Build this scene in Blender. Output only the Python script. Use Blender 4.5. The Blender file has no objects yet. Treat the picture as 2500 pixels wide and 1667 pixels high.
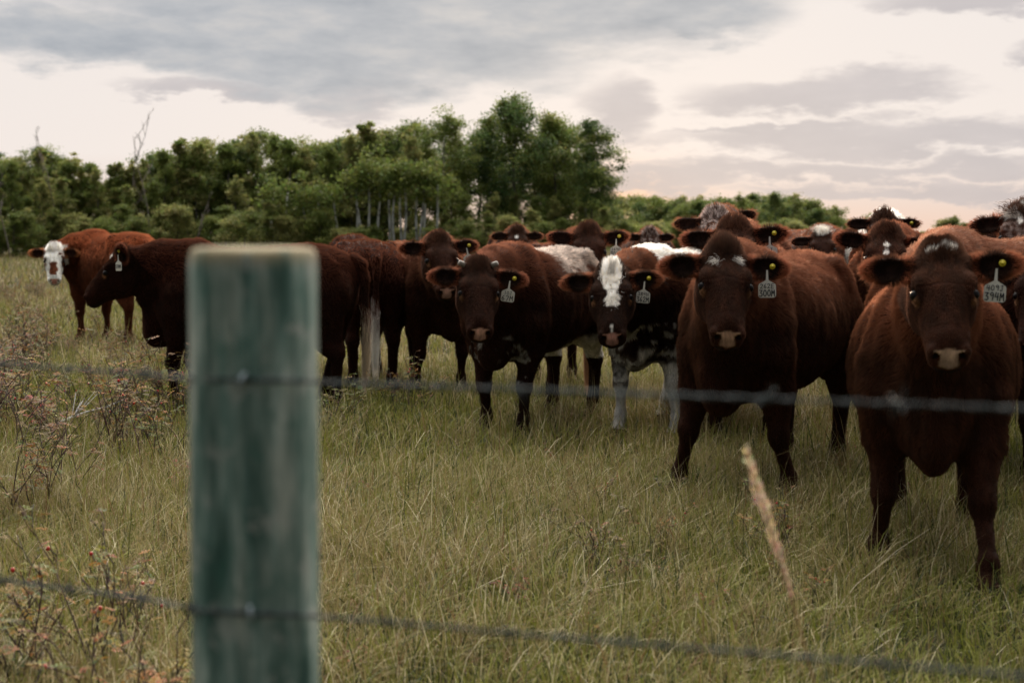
import bpy, math, random
import numpy as np
from mathutils import Vector, Matrix

random.seed(7)
rng = np.random.default_rng(11)
SC = bpy.context.scene
COL = SC.collection
R = math.radians

# ------------------------------------------------------------------ camera
F_PX = 3472.0                      # 50 mm lens on the 2500 px wide picture
CX, CY, HOR = 1250.0, 833.5, 575.0
CAM_H = 1.35
PITCH = math.atan((CY - HOR) / F_PX)
cam_data = bpy.data.cameras.new('camera')
cam = bpy.data.objects.new('camera', cam_data)
COL.objects.link(cam)
cam.location = (0, 0, CAM_H)
cam.rotation_euler = (math.pi / 2 - PITCH, 0, 0)
cam_data.lens = 50.0
cam_data.sensor_width = 36.0
cam_data.clip_start = 0.05
cam_data.clip_end = 5000
cam_data.dof.use_dof = True
cam_data.dof.focus_distance = 7.6
cam_data.dof.aperture_fstop = 3.6
SC.camera = cam

def ray(px, py):
    xs = (px - CX) / F_PX
    yu = (CY - py) / F_PX
    return (xs, math.cos(PITCH) + yu * math.sin(PITCH), -math.sin(PITCH) + yu * math.cos(PITCH))

def pt(px, py, d):
    """world point seen at photo pixel (px, py), d metres ahead"""
    r = ray(px, py)
    k = d / r[1]
    return Vector((r[0] * k, d, CAM_H + r[2] * k))

def gx(px, d):
    """world X of a ground point d metres ahead seen in photo column px"""
    # row of the ground point at this distance
    r0 = ray(px, HOR + CAM_H * F_PX / d)
    return r0[0] * d / r0[1]

# ------------------------------------------------------------------ exposure
SC.view_settings.view_transform = 'Standard'
SC.view_settings.look = 'None'
SC.view_settings.gamma = 1.0
SC.view_settings.exposure = 0.08
SC.view_settings.use_curve_mapping = False
SC.cycles.use_denoising = True
SC.cycles.max_bounces = 8
SC.cycles.diffuse_bounces = 3
SC.cycles.glossy_bounces = 2
SC.cycles.transmission_bounces = 5
SC.cycles.transparent_max_bounces = 6
SC.cycles.sample_clamp_indirect = 4.0

# ------------------------------------------------------------------ node helper
class NT:
    def __init__(s, tree):
        s.t = tree
        s.n = tree.nodes
        s.l = tree.links
    def new(s, kind, **kw):
        nd = s.n.new(kind)
        for k, v in kw.items():
            setattr(nd, k, v)
        return nd
    def put(s, sock, v):
        if v is None:
            return
        if hasattr(v, 'is_output') or isinstance(v, bpy.types.NodeSocket):
            s.l.new(v, sock)
        else:
            sock.default_value = v
    def m(s, op, a, b=None, c=None, clamp=False):
        nd = s.new('ShaderNodeMath', operation=op, use_clamp=clamp)
        s.put(nd.inputs[0], a); s.put(nd.inputs[1], b); s.put(nd.inputs[2], c)
        return nd.outputs[0]
    def mix(s, f, a, b, blend='MIX'):
        nd = s.new('ShaderNodeMix', data_type='RGBA', blend_type=blend)
        s.put(nd.inputs[0], f)
        s.put(nd.inputs[6], a if not isinstance(a, tuple) else (*a[:3], 1))
        s.put(nd.inputs[7], b if not isinstance(b, tuple) else (*b[:3], 1))
        return nd.outputs[2]
    def noise(s, vec, scale, detail=4, rough=0.55, dim='3D', dist=0.0):
        nd = s.new('ShaderNodeTexNoise', noise_dimensions=dim)
        s.put(nd.inputs['Vector'], vec)
        nd.inputs['Scale'].default_value = scale
        nd.inputs['Detail'].default_value = detail
        nd.inputs['Roughness'].default_value = rough
        nd.inputs['Distortion'].default_value = dist
        return nd.outputs[0]
    def ramp(s, f, stops, interp='LINEAR'):
        nd = s.new('ShaderNodeValToRGB')
        nd.color_ramp.interpolation = interp
        el = nd.color_ramp.elements
        while len(el) < len(stops):
            el.new(0.5)
        for e, (p, c) in zip(el, stops):
            e.position = p
            e.color = (*c, 1) if len(c) == 3 else c
        s.put(nd.inputs[0], f)
        return nd.outputs[0]
    def smooth(s, v, a, b):
        nd = s.new('ShaderNodeMapRange', interpolation_type='SMOOTHSTEP')
        s.put(nd.inputs[0], v)
        nd.inputs[1].default_value = a
        nd.inputs[2].default_value = b
        return nd.outputs[0]

# ------------------------------------------------------------------ sky
SUN_EL, SUN_AZ = 9.0, 4.5          # degrees; azimuth to the right of straight ahead
world = bpy.data.worlds.new('World')
SC.world = world
world.use_nodes = True
W = NT(world.node_tree)
for n_ in list(W.n):
    W.n.remove(n_)
w_out = W.new('ShaderNodeOutputWorld')
sky = W.new('ShaderNodeTexSky', sky_type='NISHITA')
sky.sun_disc = False
sky.sun_elevation = R(SUN_EL)
sky.sun_rotation = R(SUN_AZ)
bg1 = W.new('ShaderNodeBackground')
W.l.new(sky.outputs[0], bg1.inputs[0])
bg1.inputs[1].default_value = 0.05
tc = W.new('ShaderNodeTexCoord')
sep = W.new('ShaderNodeSeparateXYZ')
W.l.new(tc.outputs['Generated'], sep.inputs[0])
az = W.m('ARCTAN2', sep.outputs[0], sep.outputs[1])
el = W.m('ARCSINE', sep.outputs[2])
comb = W.new('ShaderNodeCombineXYZ')
W.l.new(az, comb.inputs[0])
W.l.new(W.m('MULTIPLY', el, 3.2), comb.inputs[1])
base_v = comb.outputs[0]
warp1 = W.noise(base_v, 9.0, 5, 0.55)
warp2 = W.noise(base_v, 26.0, 6, 0.6)
warp3 = W.noise(base_v, 4.0, 3, 0.5)
dx_ = W.m('MULTIPLY', W.m('SUBTRACT', warp1, 0.5), 0.10)
dy_ = W.m('MULTIPLY', W.m('SUBTRACT', warp2, 0.5), 0.030)
U = W.m('ADD', az, dx_)
V = W.m('ADD', W.m('ADD', el, dy_), W.m('MULTIPLY', W.m('SUBTRACT', warp1, 0.5), 0.05))

def blob(cx, cy, rx, ry, amp=1.0, power=2.0):
    """a cloud lobe; centre and radii in angles"""
    a = W.m('MULTIPLY', W.m('SUBTRACT', U, cx), 1.0 / rx)
    b = W.m('MULTIPLY', W.m('SUBTRACT', V, cy), 1.0 / ry)
    q = W.m('ADD', W.m('MULTIPLY', a, a), W.m('MULTIPLY', b, b))
    return W.m('MULTIPLY', W.m('SUBTRACT', 1.0, q), amp)

def px_blob(px, py, rx, ry, amp=1.0):
    return blob((px - CX) / F_PX, (HOR - py) / F_PX, rx / F_PX, ry / F_PX, amp)

big = None
for args in [(900, -10, 900, 215), (930, 130, 560, 125), (1330, 30, 480, 150), (310, 120, 470, 75), (1700, 40, 230, 80),
             (900, -420, 2300, 400)]:
    bl = px_blob(*args)
    big = bl if big is None else W.m('MAXIMUM', big, bl)
big = W.m('ADD', big, W.m('MULTIPLY', W.m('SUBTRACT', warp1, 0.5), 1.2))
big_m = W.smooth(big, -0.50, 0.80)
small = None
for args in [(1990, 245, 330, 52), (2050, 425, 620, 30), (2200, 350, 700, 45), (1560, 445, 260, 30), (1500, 285, 95, 80), (2400, 30, 300, 45),
             (2480, 170, 90, 30), (2200, 480, 500, 26), (880, 245, 110, 60), (1900, 325, 300, 18),
             (560, 235, 260, 26)]:
    bl = px_blob(*args)
    small = bl if small is None else W.m('MAXIMUM', small, bl)
small = W.m('ADD', small, W.m('MULTIPLY', W.m('SUBTRACT', warp2, 0.5), 1.7))
small_m = W.m('MULTIPLY', W.smooth(small, -0.45, 0.85), 0.85)
# clear-ish bright veil: cream high up, peach at the horizon
ev = W.m('MULTIPLY', el, 1.0)
veil = W.ramp(W.m('MULTIPLY', ev, 4.0), [(0.0, (0.80, 0.58, 0.48)), (0.09, (0.78, 0.65, 0.59)), (0.22, (0.86, 0.785, 0.745)), (1.0, (0.85, 0.795, 0.765))])
# warm glow low round the sun's azimuth
ga = W.m('MULTIPLY', W.m('SUBTRACT', az, R(3.9)), 1 / 0.055)
ge = W.m('MULTIPLY', W.m('SUBTRACT', el, R(0.9)), 1 / 0.030)
gq = W.m('ADD', W.m('MULTIPLY', ga, ga), W.m('MULTIPLY', ge, ge))
glow = W.m('POWER', 2.718, W.m('MULTIPLY', gq, -1.0))
veil = W.mix(W.m('MULTIPLY', glow, 0.8), veil, (0.98, 0.60, 0.38))
shade = W.noise(base_v, 14.0, 6, 0.6)
c_big = W.ramp(shade, [(0.30, (0.365, 0.395, 0.440)), (0.50, (0.465, 0.483, 0.515)), (0.70, (0.60, 0.585, 0.58))])
c_small = W.mix(shade, (0.44, 0.42, 0.445), (0.60, 0.56, 0.57))
skyc = W.mix(small_m, veil, c_small)
skyc = W.mix(big_m, skyc, c_big)
# unseen sky: dim behind the viewer, bright patch added high ahead for light
fwd = W.m('MULTIPLY', W.m('ADD', sep.outputs[1], 1.0), 0.5)
ahead = W.m('ADD', W.m('MULTIPLY', sep.outputs[1], 0.60), W.m('MULTIPLY', sep.outputs[2], 0.80))
upm = W.smooth(ahead, 0.45, 0.98)
over = W.mix(W.smooth(fwd, 0.42, 0.95), (0.20, 0.215, 0.235), (0.70, 0.70, 0.70))
over = W.mix(upm, over, (5.6, 5.35, 4.95))
over = W.mix(W.m('MULTIPLY', W.smooth(warp3, 0.35, 0.75), 0.3), over, (0.55, 0.57, 0.60))
f_over = W.m('MAXIMUM', W.smooth(el, 0.19, 0.40), W.smooth(W.m('ABSOLUTE', az), 0.75, 1.5))
skyc = W.mix(f_over, skyc, over)
bg2 = W.new('ShaderNodeBackground')
W.l.new(skyc, bg2.inputs[0])
bg2.inputs[1].default_value = 1.0
mixs = W.new('ShaderNodeMixShader')
mixs.inputs[0].default_value = 0.96
W.l.new(bg1.outputs[0], mixs.inputs[1])
W.l.new(bg2.outputs[0], mixs.inputs[2])
W.l.new(mixs.outputs[0], w_out.inputs[0])
world.cycles.sampling_method = 'MANUAL'
world.cycles.sample_map_resolution = 1024

# ------------------------------------------------------------------ sun, low behind thin cloud
sun_d = bpy.data.lights.new('sun', 'SUN')
sun_d.energy = 3.0
sun_d.angle = R(14)
sun_d.color = (1.0, 0.74, 0.52)
sun = bpy.data.objects.new('sun', sun_d)
COL.objects.link(sun)
sd = Vector((math.sin(R(SUN_AZ)) * math.cos(R(SUN_EL)), math.cos(R(SUN_AZ)) * math.cos(R(SUN_EL)), math.sin(R(SUN_EL))))
sun.rotation_euler = sd.to_track_quat('Z', 'Y').to_euler()

# ------------------------------------------------------------------ object helpers
def tag(o, label=None, cat=None, group=None, kind=None):
    if label: o['label'] = label
    if cat: o['category'] = cat
    if group: o['group'] = group
    if kind: o['kind'] = kind
    return o

def link(o, parent=None):
    COL.objects.link(o)
    if parent is not None:
        o.parent = parent
    return o

def mesh_np(name, V_, quads=None, tris=None, mat=None, parent=None, smooth=True, col=None, fcol=None):
    me = bpy.data.meshes.new(name)
    V_ = np.asarray(V_, dtype=np.float32)
    nq = 0 if quads is None else len(quads)
    nt = 0 if tris is None else len(tris)
    me.vertices.add(len(V_))
    me.vertices.foreach_set('co', V_.ravel())
    loops = []
    if nq: loops.append(np.asarray(quads, dtype=np.int32).ravel())
    if nt: loops.append(np.asarray(tris, dtype=np.int32).ravel())
    loops = np.concatenate(loops)
    me.loops.add(len(loops))
    me.loops.foreach_set('vertex_index', loops)
    starts = np.concatenate([np.arange(nq, dtype=np.int32) * 4, nq * 4 + np.arange(nt, dtype=np.int32) * 3])
    me.polygons.add(nq + nt)
    me.polygons.foreach_set('loop_start', starts)
    me.update(calc_edges=True)
    me.polygons.foreach_set('use_smooth', np.full(nq + nt, smooth, dtype=bool))
    if col is not None:
        a = me.attributes.new('col', 'FLOAT_COLOR', 'POINT')
        c = np.ones((len(V_), 4), dtype=np.float32)
        c[:, :3] = col
        a.data.foreach_set('color', c.ravel())
    if mat is not None:
        me.materials.append(mat)
    o = bpy.data.objects.new(name, me)
    return link(o, parent)

def strands(name, P, rad, col, mat, parent=None):
    """hair strands: P (n,k,3), rad (n,k), col (n,3)"""
    n, k = P.shape[:2]
    hc = bpy.data.hair_curves.new(name)
    hc.add_curves([k] * n)
    hc.position_data.foreach_set('vector', np.ascontiguousarray(P, dtype=np.float32).ravel())
    a = hc.attributes.get('radius') or hc.attributes.new('radius', 'FLOAT', 'POINT')
    a.data.foreach_set('value', np.ascontiguousarray(rad, dtype=np.float32).ravel())
    b = hc.attributes.new('col', 'FLOAT_COLOR', 'CURVE')
    c = np.ones((n, 4), dtype=np.float32)
    c[:, :3] = col
    b.data.foreach_set('color', c.ravel())
    hc.materials.append(mat)
    o = bpy.data.objects.new(name, hc)
    return link(o, parent)

def tube(path, radii, sides=8, cap=True):
    """tube round a path -> verts, quads, tris"""
    path = [Vector(p) for p in path]
    V_, Q, T = [], [], []
    n = len(path)
    up = Vector((0.13, 0.37, 1)).normalized()
    prev = None
    for i, p in enumerate(path):
        t = (path[min(i + 1, n - 1)] - path[max(i - 1, 0)])
        t = t.normalized() if t.length > 1e-9 else Vector((0, 0, 1))
        if prev is None:
            a = t.cross(up)
            if a.length < 1e-3: a = t.cross(Vector((1, 0, 0)))
        else:
            a = prev - t * prev.dot(t)
        a.normalize(); prev = a
        b = t.cross(a)
        for s in range(sides):
            w = 2 * math.pi * s / sides
            V_.append(p + (a * math.cos(w) + b * math.sin(w)) * radii[i])
    for i in range(n - 1):
        for s in range(sides):
            s2 = (s + 1) % sides
            Q.append((i * sides + s, i * sides + s2, (i + 1) * sides + s2, (i + 1) * sides + s))
    if cap:
        for i, flip in ((0, True), (n - 1, False)):
            c = len(V_); V_.append(path[i])
            for s in range(sides):
                s2 = (s + 1) % sides
                T.append((i * sides + s2, i * sides + s, c) if flip else (i * sides + s, i * sides + s2, c))
    return V_, Q, T

class MB:
    """collects pieces of ONE object"""
    def __init__(s): s.v, s.q, s.t, s.c = [], [], [], []
    def add(s, V_, Q=(), T=(), col=(1, 1, 1)):
        o = len(s.v)
        s.v += [tuple(v) for v in V_]
        s.q += [tuple(i + o for i in f) for f in Q]
        s.t += [tuple(i + o for i in f) for f in T]
        s.c += [col] * len(V_)
    def tube(s, path, radii, sides=8, col=(1, 1, 1), cap=True):
        V_, Q, T = tube(path, radii, sides, cap)
        s.add(V_, Q, T, col)
    def build(s, name, mat, parent=None, smooth=True):
        return mesh_np(name, s.v, s.q if s.q else None, s.t if s.t else None, mat, parent, smooth, np.array(s.c, dtype=np.float32))

def hash3(ix, iy, iz, seed):
    h = np.sin(ix * 127.1 + iy * 311.7 + iz * 74.7 + seed * 19.19) * 43758.5453
    return h - np.floor(h)

def vn(p, scale, seed=0.0):
    q = np.asarray(p, dtype=np.float64) * scale + seed * 3.71
    i = np.floor(q); f = q - i; u = f * f * (3 - 2 * f)
    r = 0
    for a in (0, 1):
        for b in (0, 1):
            for c in (0, 1):
                w = (u[:, 0] if a else 1 - u[:, 0]) * (u[:, 1] if b else 1 - u[:, 1]) * (u[:, 2] if c else 1 - u[:, 2])
                r = r + w * hash3(i[:, 0] + a, i[:, 1] + b, i[:, 2] + c, seed)
    return r

def fbm(p, scale, seed=0.0):
    return (vn(p, scale, seed) * 0.55 + vn(p, scale * 2.1, seed + 3) * 0.28 + vn(p, scale * 4.3, seed + 7) * 0.17)

def sstep(x, a, b):
    t = np.clip((x - a) / (b - a), 0, 1)
    return t * t * (3 - 2 * t)

def mixc(c, d, w):
    return c * (1 - w[:, None]) + np.asarray(d)[None, :] * w[:, None]

# ------------------------------------------------------------------ materials
def mat_new(name):
    m = bpy.data.materials.new(name)
    m.use_nodes = True
    t = NT(m.node_tree)
    for n in list(t.n): t.n.remove(n)
    return m, t, t.new('ShaderNodeOutputMaterial')

def attr_col(t):
    a = t.new('ShaderNodeAttribute', attribute_name='col')
    return a.outputs['Color']

def simple_mat(name, color=None, rough=0.6, metal=0.0, spec=0.5, noise=None, bump=0.0, bscale=60.0):
    m, t, out = mat_new(name)
    p = t.new('ShaderNodeBsdfPrincipled')
    c = attr_col(t) if color is None else color
    if noise:
        tcn = t.new('ShaderNodeTexCoord')
        n = t.noise(tcn.outputs['Object'], noise[0], 4)
        c = t.mix(t.m('MULTIPLY', n, noise[1]), c if not isinstance(c, tuple) else c, noise[2])
    t.put(p.inputs['Base Color'], c if not isinstance(c, tuple) else (*c[:3], 1))
    p.inputs['Roughness'].default_value = rough
    p.inputs['Metallic'].default_value = metal
    p.inputs['Specular IOR Level'].default_value = spec
    if bump:
        tcn = t.new('ShaderNodeTexCoord')
        b = t.new('ShaderNodeBump')
        b.inputs['Strength'].default_value = bump
        b.inputs['Distance'].default_value = 0.005
        t.l.new(t.noise(tcn.outputs['Object'], bscale, 5), b.inputs['Height'])
        t.l.new(b.outputs[0], p.inputs['Normal'])
    t.l.new(p.outputs[0], out.inputs[0])
    return m

def leaf_mat(name, trans=0.35, rough=0.5):
    m, t, out = mat_new(name)
    c = attr_col(t)
    p = t.new('ShaderNodeBsdfPrincipled')
    t.l.new(c, p.inputs['Base Color'])
    p.inputs['Roughness'].default_value = rough
    p.inputs['Specular IOR Level'].default_value = 0.25
    tr = t.new('ShaderNodeBsdfTranslucent')
    t.l.new(c, tr.inputs[0])
    mx = t.new('ShaderNodeMixShader')
    mx.inputs[0].default_value = trans
    t.l.new(p.outputs[0], mx.inputs[1]); t.l.new(tr.outputs[0], mx.inputs[2])
    t.l.new(mx.outputs[0], out.inputs[0])
    return m
# ================================================================== cattle
m_, t_, o_ = mat_new('fur')
hcol = attr_col(t_)
df = t_.new('ShaderNodeBsdfDiffuse'); t_.l.new(hcol, df.inputs[0])
hr = t_.new('ShaderNodeBsdfHair'); hr.component = 'Reflection'
t_.l.new(t_.mix(1.0, t_.mix(1.0, hcol, (2.2, 2.1, 2.0), 'MULTIPLY'), (.075, .062, .052), 'ADD'), hr.inputs['Color'])
hr.inputs['RoughnessU'].default_value = 0.32; hr.inputs['RoughnessV'].default_value = 1.0
ht = t_.new('ShaderNodeBsdfHair'); ht.component = 'Transmission'
gm_ = t_.new('ShaderNodeGamma'); gm_.inputs[1].default_value = 0.62
t_.l.new(hcol, gm_.inputs[0]); t_.l.new(gm_.outputs[0], ht.inputs['Color'])
ht.inputs['RoughnessU'].default_value = 0.45; ht.inputs['RoughnessV'].default_value = 1.0
ma = t_.new('ShaderNodeMixShader'); ma.inputs[0].default_value = 0.5
t_.l.new(hr.outputs[0], ma.inputs[1]); t_.l.new(ht.outputs[0], ma.inputs[2])
mb_ = t_.new('ShaderNodeMixShader'); mb_.inputs[0].default_value = 0.55
t_.l.new(df.outputs[0], mb_.inputs[1]); t_.l.new(ma.outputs[0], mb_.inputs[2])
t_.l.new(mb_.outputs[0], o_.inputs[0])
M_FUR = m_
m_, t_, o_ = mat_new('hide')
p_ = t_.new('ShaderNodeBsdfPrincipled')
tcc = t_.new('ShaderNodeTexCoord')
mp = t_.new('ShaderNodeMapping'); mp.inputs['Scale'].default_value = (1, 1, 0.35)
t_.l.new(tcc.outputs['Object'], mp.inputs[0])
nz = t_.noise(mp.outputs[0], 60, 5, 0.6)
t_.put(p_.inputs['Base Color'], t_.mix(1.0, attr_col(t_), t_.ramp(nz, [(0.3, (0.6, 0.6, 0.6)), (0.7, (1.3, 1.3, 1.3))]), 'MULTIPLY'))
p_.inputs['Roughness'].default_value = 0.62
p_.inputs['Specular IOR Level'].default_value = 0.06
bp = t_.new('ShaderNodeBump'); bp.inputs['Strength'].default_value = 0.35; bp.inputs['Distance'].default_value = 0.004
t_.l.new(nz, bp.inputs['Height']); t_.l.new(bp.outputs[0], p_.inputs['Normal'])
t_.l.new(p_.outputs[0], o_.inputs[0])
M_HIDE = m_
M_EYE = simple_mat('eye_dark', (0.006, 0.004, 0.004), 0.30, 0, 0.15)
M_TAG = simple_mat('tag_plastic', (0.84, 0.81, 0.74), 0.45, 0, 0.4, noise=(30, 0.6, (0.45, 0.38, 0.28)))
M_INK = simple_mat('tag_ink', (0.012, 0.013, 0.02), 0.6)
M_BUTTON = simple_mat('yellow_button', (0.62, 0.50, 0.03), 0.4)
M_HORN = simple_mat('horn_matter', (0.24, 0.21, 0.17), 0.5, noise=(60, 0.8, (0.14, 0.11, 0.09)))

def tags(t, w=1.0):
    return t

class Field:
    def __init__(s, lo, hi, h):
        s.h = h
        s.lo = np.array(lo, dtype=np.float64)
        s.n = np.ceil((np.array(hi) - s.lo) / h).astype(int) + 1
        s.f = np.full(tuple(s.n), 1.0, dtype=np.float32)
        s.ax = [(s.lo[i] + np.arange(s.n[i]) * h).astype(np.float32) for i in range(3)]
    def box(s, lo, hi):
        i0 = np.clip(np.floor((np.array(lo) - s.lo) / s.h).astype(int), 0, s.n)
        i1 = np.clip(np.ceil((np.array(hi) - s.lo) / s.h).astype(int) + 1, 0, s.n)
        if np.any(i1 <= i0): return None, None
        sl = tuple(slice(a, b) for a, b in zip(i0, i1))
        return sl, (s.ax[0][sl[0]][:, None, None], s.ax[1][sl[1]][None, :, None], s.ax[2][sl[2]][None, None, :])
    def union(s, fn, lo, hi, k):
        pad = k + 2.5 * s.h
        sl, g = s.box(np.array(lo) - pad, np.array(hi) + pad)
        if sl is None: return
        d = fn(*g)
        a = s.f[sl]
        h = np.maximum(k - np.abs(a - d), 0) / k
        s.f[sl] = np.minimum(a, d) - h * h * k * 0.25
    def carve(s, fn, lo, hi, k):
        pad = k + 2.5 * s.h
        sl, g = s.box(np.array(lo) - pad, np.array(hi) + pad)
        if sl is None: return
        d = -fn(*g)
        a = s.f[sl]
        h = np.maximum(k - np.abs(a - d), 0) / k
        s.f[sl] = np.maximum(a, d) + h * h * k * 0.25

def rcone(a, b, r1, r2):
    a = np.array(a, float); b = np.array(b, float)
    ba = b - a; l2 = float(ba @ ba)
    def fn(x, y, z):
        px, py, pz = x - a[0], y - a[1], z - a[2]
        t = np.clip((px * ba[0] + py * ba[1] + pz * ba[2]) / l2, 0, 1)
        dx, dy, dz = px - t * ba[0], py - t * ba[1], pz - t * ba[2]
        return np.sqrt(dx * dx + dy * dy + dz * dz) - (r1 + (r2 - r1) * t)
    r = max(r1, r2)
    return fn, np.minimum(a, b) - r, np.maximum(a, b) + r

def ellip(c, r, M=None):
    c = np.array(c, float); r = np.array(r, float)
    if M is None: M = np.eye(3)
    def fn(x, y, z):
        px, py, pz = x - c[0], y - c[1], z - c[2]
        u = (px * M[0, 0] + py * M[1, 0] + pz * M[2, 0]) / r[0]
        v = (px * M[0, 1] + py * M[1, 1] + pz * M[2, 1]) / r[1]
        w = (px * M[0, 2] + py * M[1, 2] + pz * M[2, 2]) / r[2]
        k = np.sqrt(u * u + v * v + w * w) + 1e-6
        k2 = np.sqrt((u / r[0]) ** 2 + (v / r[1]) ** 2 + (w / r[2]) ** 2) + 1e-6
        return k * (k - 1) / k2
    e = np.sqrt(((M * r[None, :]) ** 2).sum(1))
    return fn, c - e, c + e

def loft(st, O, M, expo=2.2, pear=0.0, scale=1.0):
    """body of lofted sections along local X: rows (x, top, bottom, halfwidth)"""
    st = np.array(st, float) * scale
    x0, x1 = st[0, 0], st[-1, 0]
    O = np.array(O, float)
    def fn(x, y, z):
        px, py, pz = x - O[0], y - O[1], z - O[2]
        u = px * M[0, 0] + py * M[1, 0] + pz * M[2, 0]
        v = px * M[0, 1] + py * M[1, 1] + pz * M[2, 1]
        w = px * M[0, 2] + py * M[1, 2] + pz * M[2, 2]
        # smooth interpolation on a fine table
        tt = np.interp(u, XT, TT); bb = np.interp(u, XT, BB); ww = np.interp(u, XT, WW)
        zc = (tt + bb) / 2; hh = np.maximum((tt - bb) / 2, 1e-3)
        q = (w - zc) / hh
        wm = ww * (1 - pear * np.clip(q, -1, 1))
        k = (np.abs(v / wm) ** expo + np.abs(q) ** expo) ** (1 / expo)
        d = (k - 1) * np.minimum(hh, ww)
        over = np.maximum(np.maximum(x0 - u, u - x1), 0)
        return (d + over * 1.2).astype(np.float32)
    # Catmull-Rom style smoothing of the table
    XT = np.linspace(x0, x1, 240)
    def sm(col):
        y = np.interp(XT, st[:, 0], st[:, col])
        for _ in range(3):
            y2 = y.copy()
            k = 7
            ker = np.hanning(2 * k + 3)[1:-1]; ker /= ker.sum()
            yp = np.concatenate([np.full(k, 2 * y[0]) - y[k:0:-1], y, np.full(k, 2 * y[-1]) - y[-2:-k - 2:-1]])
            y2 = np.convolve(yp, ker, 'valid')
            y = y2
        return y
    TT, BB, WW = sm(1), sm(2), np.maximum(sm(3), 0.004 * scale)
    cs = []
    for X in (x0, x1):
        for Y in (-st[:, 3].max() * 1.2, st[:, 3].max() * 1.2):
            for Z in (st[:, 2].min(), st[:, 1].max()):
                cs.append(O + M @ np.array([X, Y, Z]))
    cs = np.array(cs)
    return fn, cs.min(0), cs.max(0)

def surface_nets(F):
    f = F.f; n = f.shape
    ins = f < 0
    c = ins[:-1, :-1, :-1].astype(np.int8)
    tot = np.zeros_like(c)
    offs = [(i, j, k) for i in (0, 1) for j in (0, 1) for k in (0, 1)]
    for (i, j, k) in offs:
        tot += ins[i:n[0] - 1 + i, j:n[1] - 1 + j, k:n[2] - 1 + k]
    act = (tot > 0) & (tot < 8)
    I = np.argwhere(act)
    vals = np.stack([f[I[:, 0] + i, I[:, 1] + j, I[:, 2] + k] for (i, j, k) in offs], 1).astype(np.float64)
    P = np.zeros((len(I), 3)); cnt = np.zeros(len(I))
    oa = np.array(offs, float)
    for a in range(8):
        for b in range(a + 1, 8):
            if np.abs(oa[a] - oa[b]).sum() != 1: continue
            va, vb = vals[:, a], vals[:, b]
            cr = (va < 0) != (vb < 0)
            t = np.where(cr, va / np.where(cr, va - vb, 1), 0)
            P += np.where(cr[:, None], oa[a] + t[:, None] * (oa[b] - oa[a]), 0)
            cnt += cr
    P /= cnt[:, None]
    verts = F.lo + (I + P) * F.h
    idx = np.full(act.shape, -1, dtype=np.int32)
    idx[I[:, 0], I[:, 1], I[:, 2]] = np.arange(len(I))
    quads = []
    for ax in range(3):
        sa = [slice(1, -1)] * 3
        sa[ax] = slice(0, -1)
        sb = list(sa); sb[ax] = slice(1, None)
        A = ins[tuple(sa)]; B = ins[tuple(sb)]
        E = np.argwhere(A != B)
        if len(E) == 0: continue
        fl = A[E[:, 0], E[:, 1], E[:, 2]]
        base = E + 1
        base[:, ax] -= 1
        u, v = (ax + 1) % 3, (ax + 2) % 3
        def cell(du, dv):
            q = base.copy(); q[:, u] -= du; q[:, v] -= dv
            return idx[q[:, 0], q[:, 1], q[:, 2]]
        q4 = np.stack([cell(1, 1), cell(0, 1), cell(0, 0), cell(1, 0)], 1)
        q4[~fl] = q4[~fl][:, ::-1]
        quads.append(q4)
    quads = np.concatenate(quads)
    quads = quads[(quads >= 0).all(1)]
    return verts, quads

def vert_normals(V_, Q):
    a = V_[Q[:, 2]] - V_[Q[:, 0]]; b = V_[Q[:, 3]] - V_[Q[:, 1]]
    fn = np.cross(a, b)
    N = np.zeros_like(V_)
    for k in range(4):
        np.add.at(N, Q[:, k], fn)
    return N / (np.linalg.norm(N, axis=1, keepdims=True) + 1e-12)

def relax(V_, Q, it=2, lam=0.5):
    for _ in range(it):
        S = np.zeros_like(V_); C = np.zeros(len(V_))
        for k in range(4):
            np.add.at(S, Q[:, k], V_[Q[:, (k + 1) % 4]] + V_[Q[:, (k + 3) % 4]])
            np.add.at(C, Q[:, k], 2)
        V_ = V_ + lam * (S / np.maximum(C, 1)[:, None] - V_)
    return V_

TORSO = [(-0.84, 1.09, 0.93, .03), (-0.81, 1.14, 0.80, .13), (-0.74, 1.195, 0.72, .205), (-0.60, 1.245, .66, .265), (-0.45, 1.255, .60, .29),
         (-0.25, 1.23, .555, .315), (0.0, 1.215, .525, .342), (0.18, 1.225, .515, .318), (0.36, 1.255, .50, .232), (0.50, 1.20, .50, .190),
         (0.62, 1.09, .53, .150), (0.71, .97, .61, .095), (0.75, .88, .72, .03)]
HEAD = [(-.115, .02, -.06, .015), (-.09, .055, -.11, .06), (-.05, .085, -.15, .076), (0.0, .100, -.190, .110), (0.06, .106, -.225, .133), (0.12, .106, -.238, .138),
        (0.18, .097, -.222, .127), (0.25, .083, -.178, .102), (0.32, .072, -.138, .079), (0.375, .064, -.118, .077), (0.415, .048, -.110, .081),
        (0.445, .018, -.100, .084), (0.468, -.018, -.086, .060), (0.482, -.042, -.066, .018)]

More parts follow.
